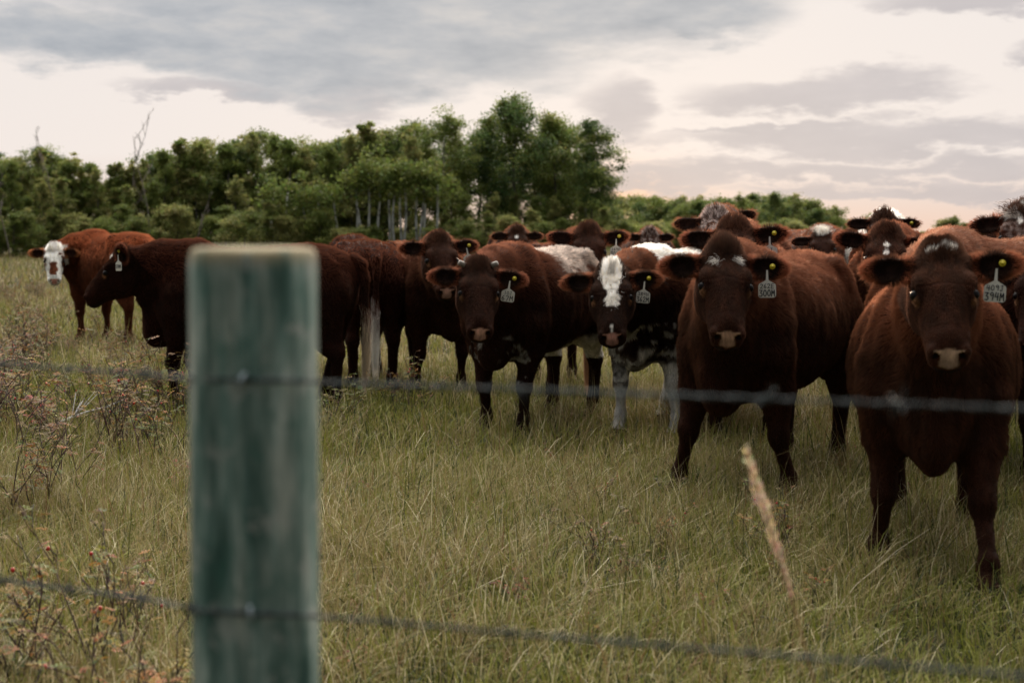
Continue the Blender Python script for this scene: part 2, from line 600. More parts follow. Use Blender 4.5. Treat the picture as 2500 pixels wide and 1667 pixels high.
GLYPH = {
 '0': [[(.5, 0), (.15, .25), (.1, .8), (.35, 1.35), (.65, 1.35), (.9, .8), (.85, .25), (.5, 0)]],
 '1': [[(.5, 0), (.5, 1.4)]],
 '2': [[(.1, 1.1), (.4, 1.4), (.8, 1.25), (.8, .9), (.1, 0), (.9, 0)]],
 '3': [[(.1, 1.35), (.85, 1.35), (.4, .8), (.85, .6), (.85, .2), (.5, 0), (.1, .1)]],
 '4': [[(.3, 1.4), (.1, .6), (.9, .65)], [(.75, 1.3), (.7, 0)]],
 '5': [[(.85, 1.4), (.2, 1.4), (.15, .8), (.7, .8), (.85, .4), (.5, 0), (.1, .1)]],
 '6': [[(.7, 1.4), (.25, .9), (.1, .3), (.45, 0), (.85, .3), (.6, .65), (.15, .5)]],
 '7': [[(.1, 1.35), (.9, 1.4), (.4, 0)]],
 '8': [[(.5, .75), (.15, 1.05), (.5, 1.4), (.85, 1.05), (.5, .75), (.1, .35), (.5, 0), (.9, .35), (.5, .75)]],
 '9': [[(.85, .95), (.4, .8), (.15, 1.1), (.5, 1.4), (.85, 1.2), (.85, .9), (.7, 0)]],
 'J': [[(.3, 1.4), (.95, 1.4)], [(.65, 1.4), (.6, .2), (.35, 0), (.1, .2)]],
 'M': [[(.05, 0), (.15, 1.4), (.5, .6), (.85, 1.4), (.98, 0)]],
 'E': [[(.85, 1.4), (.15, 1.4), (.15, 0), (.85, 0)], [(.15, .72), (.75, .72)]],
 'H': [[(.15, 0), (.15, 1.4)], [(.85, 0), (.85, 1.4)], [(.15, .7), (.85, .75)]],
 'D': [[(.15, 0), (.15, 1.4), (.6, 1.25), (.88, .7), (.6, .1), (.15, 0)]],
 'K': [[(.15, 0), (.15, 1.4)], [(.85, 1.4), (.2, .65), (.9, 0)]],
 'C': [[(.85, 1.2), (.5, 1.4), (.15, .9), (.2, .25), (.55, 0), (.88, .2)]],
}

def ribbon(mb, pts, w, z):
    """flat-ish raised stroke in the XZ plane, at y=z (towards -y)"""
    for (a, b) in zip(pts[:-1], pts[1:]):
        a = np.array(a); b = np.array(b); d = b - a; L = np.linalg.norm(d)
        if L < 1e-9: continue
        d /= L; n = np.array([-d[1], d[0]]) * w / 2
        a = a - d * w * .35; b = b + d * w * .35
        c = [a + n, b + n, b - n, a - n]
        V_ = [(p[0], z, p[1]) for p in c] + [(p[0], z + .0006, p[1]) for p in c]
        mb.add(V_, [(0, 1, 2, 3), (4, 7, 6, 5), (0, 4, 5, 1), (1, 5, 6, 2), (2, 6, 7, 3), (3, 7, 4, 0)])

def make_tag(parent, M4, lines, s=1.0, lean=0.0, dark=False):
    """plate hanging from the ear: local X right, Z up, faces -Y; origin at the top of its neck"""
    neck, w, h, r = .050, .088, .088, .012
    out = [(-.004, 0), (.004, 0), (.0065, -neck), (.016, -neck - .006), (w / 2 - .004, -neck - .020), (w / 2, -neck - .030),
           (w / 2, -neck - h + r), (w / 2 - r * .3, -neck - h + r * .3), (w / 2 - r, -neck - h),
           (-w / 2 + r, -neck - h), (-w / 2 + r * .3, -neck - h + r * .3), (-w / 2, -neck - h + r), (-w / 2, -neck - .030), (-w / 2 + .004, -neck - .020), (-.016, -neck - .006), (-.0065, -neck)]
    mb = MB()
    n = len(out)
    V_ = [(x, -.0012 - .003 * math.cos(x * 30), z) for x, z in out] + [(x, .0012 - .003 * math.cos(x * 30), z) for x, z in out]
    cf, cb = len(V_), len(V_) + 1
    V_ += [(0, -.0042, -neck - h * .5), (0, -.0018, -neck - h * .5)]
    T = []; Q = []
    for i in range(n):
        j = (i + 1) % n
        T += [(j, i, cf), (n + i, n + j, cb)]
        Q.append((i, j, n + j, n + i))
    # the neck is concave: fan from the plate centre still covers it
    mb.add(V_, Q, T)
    o = mb.build('ear_tag', M_TAG, parent, smooth=False)
    o.matrix_local = M4
    lb = MB()
    rows = [(lines[0], .021, -neck - .040), (lines[1], .031, -neck - .080)] if len(lines) == 2 else [(lines[0], .026, -neck - .062)]
    for txt, hh, zb in rows:
        ch = hh / 1.4; adv = ch * 1.18
        tot = adv * len(txt)
        k = min(1.0, (w - .008) / tot)
        for i, c in enumerate(txt):
            x0 = (-tot / 2 + i * adv) * k
            jz = .0012 * math.sin(i * 2.3 + len(txt))
            for st in GLYPH[c]:
                ribbon(lb, [(x0 + p[0] * ch * k, zb + jz + p[1] * ch) for p in st], (.0042 if hh > .025 else .0030), -.0062)
    l = lb.build('lettering', M_INK, o, smooth=False)
    return o

def rot_to(M3):
    m = Matrix(((M3[0, 0], M3[0, 1], M3[0, 2]), (M3[1, 0], M3[1, 1], M3[1, 2]), (M3[2, 0], M3[2, 1], M3[2, 2])))
    return m

BROWN = np.array([.105, .034, .016])

def make_cow(label, anchor, h, head, hy, hpit, s=1.0, L=1.0, ax=.45, hroll=0, abs_h=False, vox=.010, fur=45000, tone=(1, 1, 1), coat=None,
             tag_lines=None, ear=(0, 0), tail=False, legs=None, span=None, hrad=.0011, forelock=None, horn=False, pad=(.40, .245, .20), tail_col=None,
             tag_lean=0.0, button=True, group='brown and roan cattle watching from the pasture', seed=1, brisket=0.0, ear_len=1.0, earL=None, wide=1.0, tuftup=1.0):
    """anchor=(px, d): ground under local x=ax; h: heading, 0 = towards the camera, + = to the viewer's right; head=(px, py, d) point between the ears"""
    r_ = np.random.default_rng(seed * 13 + 5)
    X0, Y0 = gx(*anchor), anchor[1]
    ang = R(h) if abs_h else R(h) + math.atan2(-X0, Y0)
    Fd = np.array([math.sin(ang), -math.cos(ang)])
    loc = np.array([X0, Y0]) - Fd * ax * s * L
    rz = math.atan2(Fd[1], Fd[0])
    c_, s_ = math.cos(-rz), math.sin(-rz)
    Rl = np.array([[c_, -s_, 0], [s_, c_, 0], [0, 0, 1]])     # world -> local
    hw = pt(*head)
    H0 = Rl @ (np.array([hw.x - loc[0], hw.y - loc[1], hw.z])) / s
    yaw = R(hy) + math.atan2(-hw.x, hw.y)
    p = R(hpit)
    HX = np.array([math.sin(yaw) * math.cos(p), -math.cos(yaw) * math.cos(p), -math.sin(p)])
    HZ = np.array([math.sin(yaw) * math.sin(p), -math.cos(yaw) * math.sin(p), math.cos(p)])
    HY = np.cross(HZ, HX)
    if hroll:
        cr, sr = math.cos(R(hroll)), math.sin(R(hroll))
        HY, HZ = HY * cr + HZ * sr, HZ * cr - HY * sr
    HM = np.stack([Rl @ HX, Rl @ HY, Rl @ HZ], 1)             # columns = head axes in local space
    hs = 1.0 if span is None else span * head[2] / F_PX / .635 / s
    def hp(v): return H0 + HM @ (np.array(v, float) * hs)
    tor = [(x * L, t, b, w * wide) for x, t, b, w in TORSO]
    # legs: (hip/shoulder, joints ..., radii)
    lg = legs or {}
    def foot(k, dx, dy):
        o = lg.get(k, (0, 0)); return (dx * L + o[0], dy + o[1])
    prims = []
    def P(pr, k): prims.append((pr, k, 0))
    def Cv(pr, k): prims.append((pr, k, 1))
    P(loft(tor, (0, 0, 0), np.eye(3), 2.25, .07), .02)
    # shoulder and hip masses
    for sy in (1, -1):
        P(ellip((.42 * L, sy * .170, .88), (.15, .085, .29)), .045)
        P(ellip((-.55 * L, sy * .165, .90), (.21, .11, .27)), .08)
        P(rcone((.40 * L, sy * .10, 1.18), (.44 * L, sy * .20, .9), .06, .09), .08)
        P(rcone((-.42 * L, sy * .20, 1.19), (-.46 * L, sy * .21, 1.10), .045, .06), .07)
        fx, fy = foot('fl' if sy > 0 else 'fr', .46, sy * .165)
        kx, ky = .47 * L + (fx - .46 * L) * .55, sy * .165 + (fy - sy * .165) * .6
        P(ellip((.55 * L, sy * .125, .78), (.075, .060, .10)), .05)
        P(rcone((.46 * L, sy * .17, .74), (.44 * L + (fx - .46 * L) * .25, sy * .175 + (fy - sy * .165) * .25, .58), .13, .088), .07)
        P(rcone((.44 * L + (fx - .46 * L) * .25, sy * .175 + (fy - sy * .165) * .25, .58), (kx, ky, .37), .082, .048), .04)
        P(ellip((kx + .006, ky, .355), (.050, .046, .064)), .03)
        P(rcone((kx, ky, .33), (fx - .012, fy, .155), .038, .031), .03)
        P(ellip((fx - .012, fy, .135), (.042, .040, .044)), .03)
        P(rcone((fx - .004, fy, .11), (fx + .028, fy, .05), .039, .050), .025)
        P(ellip((fx + .03, fy, .028), (.072, .055, .050)), .02)
        hx, hyy = foot('hl' if sy > 0 else 'hr', -.66, sy * .16)
        ox, oy = hx + .66 * L, hyy - sy * .16
        P(rcone((-.56 * L, sy * .16, .84), (-.47 * L, sy * .195, .66), .15, .115), .08)
        P(rcone((-.72 * L, sy * .13, .92), (-.66 * L, sy * .155, .70), .085, .085), .08)
        P(rcone((-.50 * L, sy * .19, .67), (-.66 * L + ox * .5, sy * .165 + oy * .5, .46), .105, .058), .06)
        P(rcone((-.66 * L, sy * .15, .72), (-.71 * L + ox * .5, sy * .165 + oy * .5, .47), .075, .040), .05)
        P(ellip((-.70 * L + ox * .5, sy * .165 + oy * .5, .445), (.060, .045, .062)), .03)
        P(rcone((-.695 * L + ox * .6, sy * .165 + oy * .6, .42), (-.665 * L + ox, hyy, .155), .045, .038), .03)
        P(ellip((-.665 * L + ox, hyy, .135), (.047, .045, .047)), .03)
        P(rcone((-.655 * L + ox, hyy, .11), (-.62 * L + ox, hyy, .05), .039, .050), .025)
        P(ellip((-.61 * L + ox, hyy, .028), (.072, .055, .050)), .02)
    # neck
    nb = hp((-.045, 0, .005)); nt = hp((.03, 0, -.13))
    wth = np.array([.36 * L, 0, 1.13]); chest = np.array([.60 * L, 0, .82])
    mid = (wth + nb) / 2 + np.array([0, 0, .01]); mid2 = (chest + nt) / 2
    P(rcone(wth, mid, .135, .118), .10)
    P(rcone(mid, nb, .118, .095 * hs), .08)
    cm = (wth + chest) / 2; cmm = (mid + mid2) / 2; hb_ = hp((.0, 0, -.06))
    P(rcone(cm, cmm, .180, .130), .10)
    P(rcone(cmm, hb_, .130, .110 * hs), .08)
    P(rcone(chest, mid2, .135, .098), .09)
    P(rcone(mid2, nt, .100, .070 * hs), .06)
    # dewlap and brisket
    P(ellip((.66 * L, 0, .60 - brisket * .03), (.12, .085, .14 + brisket * .03)), .08)
    P(rcone((.68 * L, 0, .66), mid2 + np.array([.02, 0, -.08]), .045, .030), .08)
    # head
    wv_ = 1 + r_.normal(0, .035); lv_ = 1 + r_.normal(0, .02)
    P(loft([(x, t * lv_, b * lv_, w * wv_) for x, t, b, w in HEAD], H0, HM, 2.15, -.04, hs), .03)
    for sy in (1, -1):
        P(ellip(hp((.115, sy * .100, .066)), np.array([.045, .026, .024]) * hs, HM), .03)      # brow
        P(ellip(hp((.10, sy * .082, -.13)), np.array([.085, .036, .075]) * hs, HM), .04)       # cheek
        P(ellip(hp((.34, sy * .064, -.02)), np.array([.070, .024, .050]) * hs, HM), .025)      # muzzle side
        P(ellip(hp((.163, sy * .109, .036)), np.array([.038, .024, .030]) * hs, HM), .015)     # lids
        P(ellip(hp((.430, sy * .062, .004)), np.array([.028, .024, .028]) * hs, HM), .015)    # nostril rim
        Cv(ellip(hp((.452, sy * .054, .000)), np.array([.022, .0115, .015]) * hs, HM), .005)
        # ear
        dr = R(ear[0 if sy > 0 else 1])        # droop
        el_ = .108 * ear_len
        ey = np.array([math.sin(dr) * 1.0, sy * math.cos(dr), .04]); ey /= np.linalg.norm(ey)
        ez = np.array([.60, 0, .85]); ez -= ey * (ez @ ey); ez /= np.linalg.norm(ez)
        ex = np.cross(ey, ez)
        EM = HM @ np.stack([ex, ey, ez], 1)
        if earL is not None and sy > 0:
            ya = Rl @ np.array(earL[0], float); ya /= np.linalg.norm(ya)
            za = Rl @ np.array(earL[1], float); za -= ya * (za @ ya); za /= np.linalg.norm(za)
            EM = np.stack([np.cross(ya, za), ya, za], 1)
            ey = HM.T @ ya
        root = np.array([.008, sy * .104, .025])
        ec = hp(root + ey * (.024 + el_ * .78))
        P(rcone(hp(root - ey * .02), hp(root + ey * .045), .038 * hs, .034 * hs), .03)
        P(ellip(ec, np.array([.051, el_, .034]) * hs, EM), .025)
        Cv(ellip(ec + EM @ (np.array([0, -.010, .031]) * hs), np.array([.041, el_ * .86, .034]) * hs, EM), .012)
        if sy > 0: EL = (ec, EM)
        else: ER = (ec, EM)
    P(ellip(hp((-.048, 0, .066)), np.array([.055, .066, .036]) * hs, HM), .05)    # poll
    P(ellip(hp((.395, 0, -.092)), np.array([.060, .055, .030]) * hs, HM), .02)   # chin
    Cv(rcone(hp((.474, .045, -.062)), hp((.474, -.045, -.062)), .006 * hs, .006 * hs), .008)
    for sy in (1, -1):
        Cv(rcone(hp((.474, sy * .045, -.062)), hp((.35, sy * .090, -.068)), .005 * hs, .004 * hs), .008)
        Cv(ellip(hp((.166, sy * .131, .050)), np.array([.022, .019, .017]) * hs, HM), .006)
    # tail
    tp = [(-.80 * L, 0, 1.14), (-.865 * L, 0, 1.10), (-.895 * L, 0, 1.0), (-.895 * L, .01, .80), (-.88 * L, .02, .60), (-.875 * L, .02, .50)]
    tr = [.042, .036, .030, .022, .016, .012]
    for a_, b_, ra, rb in zip(tp[:-1], tp[1:], tr[:-1], tr[1:]):
        P(rcone(a_, b_, max(ra, vox * 1.3), max(rb, vox * 1.3)), .015)
    lo = np.min([q[0][1] for q in prims], 0) - .03
    hi = np.max([q[0][2] for q in prims], 0) + .03
    lo[2] = max(lo[2], -.012)
    Fl = Field(lo, hi, vox)
    for (fn, a, b), k, cv in prims:
        (Fl.carve if cv else Fl.union)(fn, a, b, k)
    # keep a closed underside of the hooves
    Fl.f[:, :, 0] = np.maximum(Fl.f[:, :, 0], .004)
    V_, Q = surface_nets(Fl)
    V_ = relax(V_, Q, 1, .5)
    N = vert_normals(V_, Q)
    # muscle, skin folds on neck and shoulder, faint ribs
    hd0 = np.linalg.norm(V_ - H0, axis=1)
    bodyw = sstep(hd0, .45, .60) * sstep(V_[:, 2], .35, .55)
    fold = (vn(V_ * np.array([1.0, 1.0, .16]), 17, seed + 40) - .5) * .020 * sstep(V_[:, 0], .25, .45)
    rib = .004 * np.sin(V_[:, 0] * 62 + V_[:, 2] * 14 + 3 * vn(V_, 5, 2)) * sstep(.34 - np.abs(V_[:, 0] + .02), 0, .15) * sstep(.25 - np.abs(V_[:, 2] - .88), 0, .15)
    V_ = V_ + N * (bodyw * (fold + rib + (fbm(V_, 5.5, seed + 50) - .5) * .030) + (1 - bodyw) * (fbm(V_, 22, seed + 60) - .5) * .005)[:, None]
    N = vert_normals(V_, Q)
    Hc = ((V_ - H0) @ HM) / hs                       # head coordinates
    earc = np.minimum(np.linalg.norm(((V_ - EL[0]) @ EL[1]) / hs * np.array([1.6, 1, 1.6]), axis=1), np.linalg.norm(((V_ - ER[0]) @ ER[1]) / hs * np.array([1.6, 1, 1.6]), axis=1))
    is_ear = (earc < .11) & (np.abs(Hc[:, 1]) > .120)
    is_head = (Hc[:, 0] > -.10) & (np.abs(Hc[:, 1]) < .17) & (Hc[:, 2] > -.27) & (Hc[:, 2] < .16) & (Hc[:, 0] < .6) | is_ear
    # colour
    base = BROWN * np.array(tone)
    n1 = fbm(V_ * np.array([1, 1, .5]), 7, seed)
    n2 = vn(V_, 45, seed + 2)
    C = base[None, :] * .30 * (.72 + .5 * n1 + .22 * n2)[:, None]
    Z = V_[:, 2]
    C = C * (1 - .35 * sstep(-Z, -.62, -.30))[:, None]                    # darker down the legs
    ctx = dict(V=V_, H=Hc, head=is_head, ear=is_ear, N=N, n=n1, n2=n2, seed=seed, L=L)
    if coat is not None:
        C = coat(C, ctx)
    # inner ear dark, tan round the eyes
    Lc = np.where(Hc[:, 1] > 0, ((V_ - EL[0]) @ EL[1])[:, 2], ((V_ - ER[0]) @ ER[1])[:, 2])
    C = mixc(C, (.020, .009, .006), is_ear * .8 * (np.where(Hc[:, 1] > 0, (N @ EL[1])[:, 2], (N @ ER[1])[:, 2]) > .15) * (earc < .088))
    for sy in (1, -1):
        de = np.linalg.norm((Hc - np.array([.190, sy * .114, .030])) * np.array([1, 1, 1.0]), axis=1)
        C = mixc(C, (.30, .15, .075), is_head * .75 * sstep(-de, -.030, -.014))
        de = np.linalg.norm((Hc - np.array([.163, sy * .121, .045])), axis=1)
        C = mixc(C, (.012, .007, .006), is_head * sstep(-de, -.030, -.022))
    # muzzle pad: between the nostrils, from the top edge of the nose to the lip
    ph = Hc
    pq = .77 * ph[:, 0] - .64 * ph[:, 2]
    padw = .061 - .026 * sstep(pq, .329, .341) + .006 * sstep(pq, .355, .372) - .012 * sstep(-pq, -.323, -.316)
    pm = is_head * sstep(pq + .004 * np.cos(ph[:, 1] * 70), .318, .325) * sstep(padw - np.abs(ph[:, 1]), 0, .008) * sstep(ph[:, 2], -.046, -.036) * (ph[:, 0] > .39)
    padc = np.minimum(np.array(pad) * np.array([1.5, 1.38, 1.3]), .75)[None, :] * (.62 + .5 * n2 + .15 * vn(V_, 150, 4))[:, None] * (1 - .45 * sstep(pq, .345, .375))[:, None]  # shading towards the lip is painted into the pad colour
    C = C * (1 - pm[:, None]) + padc * pm[:, None]
    no = np.sqrt(((pq - .347 - .25 * (np.abs(ph[:, 1]) - .05)) / .85) ** 2 + (np.abs(ph[:, 1]) - .051) ** 2 + .2 * (ph[:, 0] - .45) ** 2)
    C = mixc(C, (.008, .004, .003), is_head * (ph[:, 0] > .40) * sstep(-no, -.0165, -.011))
    C = mixc(C, (.022, .012, .010), is_head * sstep(ph[:, 0], .34, .38) * sstep(-ph[:, 2], .052, .060) * sstep(-np.abs(ph[:, 1]), -.06, -.05))
    hoof = sstep(-Z, -.055, -.045)
    C = mixc(C, (.03, .022, .018), hoof)
    C = np.clip(C, .002, .9)
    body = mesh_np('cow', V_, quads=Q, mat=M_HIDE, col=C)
    body.location = (loc[0], loc[1], 0)
    body.rotation_euler = (0, 0, rz)
    body.scale = (s, s, s)
    tag(body, label, 'cow', group)
    # ---------------- coat of hair
    if fur:
        wq = np.where(is_head[Q[:, 0]], 3.0, 1.0) * np.where(V_[Q[:, 0], 2] < .3, .6, 1); fi = r_.choice(len(Q), fur, p=wq / wq.sum())
        w = r_.dirichlet((1, 1, 1, 1), fur)
        q = Q[fi]
        root = (V_[q] * w[:, :, None]).sum(1)
        nr = (N[q] * w[:, :, None]).sum(1); nr /= np.linalg.norm(nr, axis=1, keepdims=True) + 1e-9
        cc = (C[q] * w[:, :, None]).sum(1)
        hc = ((root - H0) @ HM) / hs
        ish = is_head[q[:, 0]]; ise = is_ear[q[:, 0]]
        z = root[:, 2]
        flow = np.stack([-(.55 + .45 * sstep(z, .9, 1.2)), np.zeros(fur), -(.85 - .6 * sstep(z, .95, 1.2))], 1)
        legm = (z < .55)
        flow[legm] = (-.25, 0, -1)
        wob = np.stack([vn(root, 9, 3) - .5, vn(root, 9, 5) - .5, vn(root, 9, 8) - .5], 1)
        wob2 = np.stack([vn(root, 22, 13) - .5, vn(root, 22, 15) - .5, vn(root, 22, 18) - .5], 1)
        flow = flow + wob * 1.1 + wob2 * .8
        ln = .020 + .014 * sstep(z, 1.05, 1.2) + .006 * vn(root, 30, 4)
        ln = ln * np.where(legm, .42, 1) * np.where(z < .3, .7, 1)
        # neck
        nk = (root[:, 0] > .45 * L) & (z > .8) & ~ish
        ln = np.where(nk, .032, ln)
        # head
        fh = np.stack([np.where(hc[:, 0] > .15, 1, -.8), hc[:, 1] * 3, np.full(fur, -.3)], 1) + wob * .5
        flow = np.where(ish[:, None], fh @ HM.T, flow)
        ln = np.where(ish, .010 + .010 * sstep(-hc[:, 0], -.12, .0), ln)
        ln = np.where(ish & (hc[:, 0] > .33), .006, ln)
        up = sstep(-hc[:, 0], -.085, .05) * sstep(hc[:, 2], .03, .08) * ish * sstep(.105 - np.abs(hc[:, 1]), 0, .08)
        flow = flow * (1 - up[:, None]) + (np.array([-.5, 0, .9]) @ HM.T + wob * 1.2) * up[:, None]
        ln = ln + .020 * up * tuftup
        # ears: outward fringe
        s_e = np.where(hc[:, 1] > 0, 1.0, -1.0)
        ecx = np.where((hc[:, 1] > 0)[:, None], EL[0], ER[0])
        outw = root - ecx; outw /= np.linalg.norm(outw, axis=1, keepdims=True) + 1e-9
        flow = np.where(ise[:, None], outw + np.stack([np.zeros(fur), s_e * .4, np.full(fur, -.1)], 1) @ HM.T + wob * .5, flow)
        ln = np.where(ise, .016 + .010 * r_.random(fur), ln)
        flow /= np.linalg.norm(flow, axis=1, keepdims=True) + 1e-9
        tang = flow - nr * (flow * nr).sum(1)[:, None] * np.where(ise, .3, .97)[:, None]
        tang /= np.linalg.norm(tang, axis=1, keepdims=True) + 1e-9
        lift = np.where(ise, .35, np.where(nk, .42, .24))[:, None] + .15 * r_.random((fur, 1)) + .5 * up[:, None]
        jit = r_.normal(0, .13, (fur, 3))
        d0 = tang + nr * (lift + .25) + jit; d0 /= np.linalg.norm(d0, axis=1, keepdims=True)
        d1 = tang + nr * (lift - .18) + jit; d1 /= np.linalg.norm(d1, axis=1, keepdims=True)
        ln = (ln * (.7 + .6 * r_.random(fur)))[:, None]
        P3 = np.stack([root - nr * .002, root + d0 * ln * .5, root + (d0 * .45 + d1 * .6) * ln], 1)
        rr = hrad / s * np.stack([np.ones(fur), np.full(fur, .8), np.full(fur, .15)], 1)
        rr = rr * np.where(ise, .75, 1)[:, None]
        # no hair on pad, eyes, hooves, nostrils
        keep = ~(ish & (hc[:, 0] > .40) & (np.abs(hc[:, 1]) < .060) & (hc[:, 2] > -.07) & (.77 * hc[:, 0] - .64 * hc[:, 2] > .320)) & (z > .06)
        for sy in (1, -1):
            keep &= ~(ish & (np.linalg.norm(hc - np.array([.165, sy * .124, .045]), axis=1) < .027))
        if vox < .009:
            pass
        # streaky tone per lock
        lock = .35 + 1.5 * vn(root * np.array([1.0, 1, .3]), 48, seed + 9) ** 1.6 + .25 * r_.random(fur)
        cc = cc * lock[:, None]
        fringe = ise * sstep(np.linalg.norm(root - ecx, axis=1) / hs, .045, .075)
        cc = mixc(cc, np.clip(base * 3.2, 0, .5), fringe * .85)
        cc = mixc(cc, base * 2.1, ~ish * .60 * sstep(z, .88, 1.15) * (cc.max(1) < .2))  # back highlight painted into the hair colour, lighter towards the topline
        cc = np.clip(cc, .002, .85)
        # hair colour input is a multiple-scattering colour: keep it a little lighter than the hide
        cc = np.clip(cc * np.where((cc.max(1) > .2)[:, None], 1, np.array([[1, .92, .85]])) * np.where(cc.max(1) > .2, 1.0, .80)[:, None], 0, .8)
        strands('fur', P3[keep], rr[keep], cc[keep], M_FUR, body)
    # ---------------- forelock / tufts: rows of (centre in head space, spread, n, length, direction, curl, colour)
    for (cpos, sp, n, ln, dr_, curl, colr) in (forelock or []):
        c0 = np.array(cpos) + r_.normal(0, 1, (n, 3)) * np.array(sp)
        # drop onto the skull: sample the loft top
        xt = np.interp(c0[:, 0], [a[0] for a in HEAD], [a[1] for a in HEAD])
        wt = np.interp(c0[:, 0], [a[0] for a in HEAD], [a[3] for a in HEAD])
        zc = xt * np.sqrt(np.clip(1 - (c0[:, 1] / (wt * 1.25)) ** 2, .05, 1))
        c0[:, 2] = np.where(c0[:, 0] < .02, np.maximum(zc, .075), zc) - .004
        d = np.array(dr_, float) + r_.normal(0, .28, (n, 3)); d /= np.linalg.norm(d, axis=1, keepdims=True)
        K = 8
        ph_ = (vn(c0 * 1.0, 45, seed) * 12)
        pts = [c0]
        cur = c0.copy()
        for i in range(1, K):
            t = i / (K - 1)
            a = curl * (np.sin(ph_ + t * 5.0)[:, None] * np.array([0, 1, .2]) + np.cos(ph_ + t * 5.0)[:, None] * np.array([1, 0, .15]))
            st = d + a + np.array([.25, 0, -.75]) * t * (1 if curl else .6)
            st /= np.linalg.norm(st, axis=1, keepdims=True)
            cur = cur + st * ln / (K - 1)
            pts.append(cur.copy())
        Pp = np.stack(pts, 1)
        Pl = H0 + (Pp.reshape(-1, 3) * hs) @ HM.T
        Pl = Pl.reshape(n, K, 3)
        rr = .0009 * np.linspace(1, .3, K)[None, :] * np.ones((n, 1))
        cl = np.clip(np.array(colr)[None, :] * (.75 + .5 * r_.random((n, 1))), 0, .9)
        strands('forelock', Pl, rr, cl, M_FUR, body)
    # ---------------- tail switch
    if tail:
        n = 2200
        tcx = np.array(tail_col if tail_col is not None else base * 1.2)
        root = np.array([-.885 * L, .015, .0]) + np.stack([r_.normal(0, .010, n), r_.normal(0, .010, n), .48 + .34 * r_.random(n)], 1)
        K = 6
        sw = r_.normal(0, .013, (n, 2)); ltl = .16 + .20 * r_.random(n); wvp = vn(root, 40, 3) * 9
        pts = []
        for i in range(K):
            t = i / (K - 1)
            pts.append(root + np.stack([-.02 * np.sin(t * 3) + sw[:, 0] * t * (1 - .4 * t) * .5 + .007 * np.sin(wvp + t * 8), sw[:, 1] * t * (1 - .4 * t) * .6 + .008 * np.cos(wvp + t * 7), -ltl * t], 1))
        Pp = np.stack(pts, 1)
        cl = np.clip(tcx[None, :] * (.6 + .7 * r_.random((n, 1))), 0, .9)
        cl = mixc(cl, tuple(base * .8), sstep(root[:, 2] + r_.normal(0, .05, n), .68, .80))
        strands('tail_switch', Pp, .0009 * np.linspace(1, .4, K)[None, :] * np.ones((n, 1)), cl, M_FUR, body)
    # ---------------- eyes
    for sy in (1, -1):
        c = hp((.165, sy * .1125, .040)); rr_ = .0245 * hs
        V2, Q2 = [], []
        ns, nr_ = 16, 10
        for i in range(nr_ + 1):
            th = math.pi * i / nr_
            for j in range(ns):
                ph2 = 2 * math.pi * j / ns
                V2.append(c + rr_ * np.array([math.sin(th) * math.cos(ph2), math.sin(th) * math.sin(ph2), math.cos(th)]))
        for i in range(nr_):
            for j in range(ns):
                j2 = (j + 1) % ns
                Q2.append((i * ns + j, (i + 1) * ns + j, (i + 1) * ns + j2, i * ns + j2))
        mesh_np('eye', V2, quads=Q2, mat=M_EYE, parent=body)
    # ---------------- horns
    if horn:
        for sy in (1, -1):
            mb = MB()
            pth = [hp((-.04, sy * .085, .080)), hp((-.050, sy * .106, .086)), hp((-.052, sy * .120, .092)), hp((-.052, sy * .127, .096)), hp((-.052, sy * .130, .098))]
            mb.tube(pth, [.022 * hs, .019 * hs, .019 * hs, .016 * hs, .007 * hs], 12)
            mb.build('horn', M_HORN, body)
    # ---------------- ear tag in the animal's left ear (viewer's right)
    if tag_lines is not None or button:
        ec, EM = EL
        surf = ec + EM @ (np.array([.0, .012, .006]) * hs)
        # hang straight down in the world, face along the ear opening
        fz = EM[:, 2].copy(); fz[2] = 0; fz /= np.linalg.norm(fz)
        xr = np.cross(np.array([0, 0, 1.0]), -fz) * -1
        # plate axes: X right (viewer), Y = -facing, Z up
        Yv = -fz; Zv = np.array([0, 0, 1.0]); Xv = np.cross(Yv, Zv)
        tag_lean = tag_lean or float(r_.normal(0, 4))
        if tag_lean:
            cl_, sl_ = math.cos(R(tag_lean)), math.sin(R(tag_lean))
            Xv, Zv = Xv * cl_ + Zv * sl_, Zv * cl_ - Xv * sl_
        Mx = np.stack([Xv, Yv, Zv], 1)
        if tag_lines is not None:
            org = surf + EM @ (np.array([.012, -.012, .0]) * hs) + fz * .030
            M4 = rot_to(Mx).to_4x4()
            sc = hs / 1.0
            M4 = Matrix.Translation(Vector(org)) @ M4 @ Matrix.Diagonal((sc, sc, sc, 1))
            make_tag(body, M4, tag_lines)
        if button:
            mb = MB()
            b0 = surf + EM @ (np.array([-.006, .016, .0]) * hs) + fz * .012
            prof = [(.0, .0), (.014, .0), (.0145, .003), (.012, .0055), (.006, .006), (.0055, .013), (.003, .016), (.0, .0165)]
            ns = 16; V2 = []; Q2 = []
            for (rr_, hh) in prof:
                for j in range(ns):
                    a = 2 * math.pi * j / ns
                    V2.append(b0 + (Xv * math.cos(a) + Zv * math.sin(a)) * rr_ * hs + fz * hh * hs)
            for i in range(len(prof) - 1):
                for j in range(ns):
                    j2 = (j + 1) % ns
                    Q2.append((i * ns + j, i * ns + j2, (i + 1) * ns + j2, (i + 1) * ns + j))
            mb.add(V2, Q2)
            mb.build('ear_button', M_BUTTON, body)
    return body
# ---- coats
WHITE = np.array([.82, .79, .74])
def pat(V_, s, seed, lo, hi):
    return sstep(fbm(V_, s, seed), lo, hi)

def coat_plain(C, x): return C

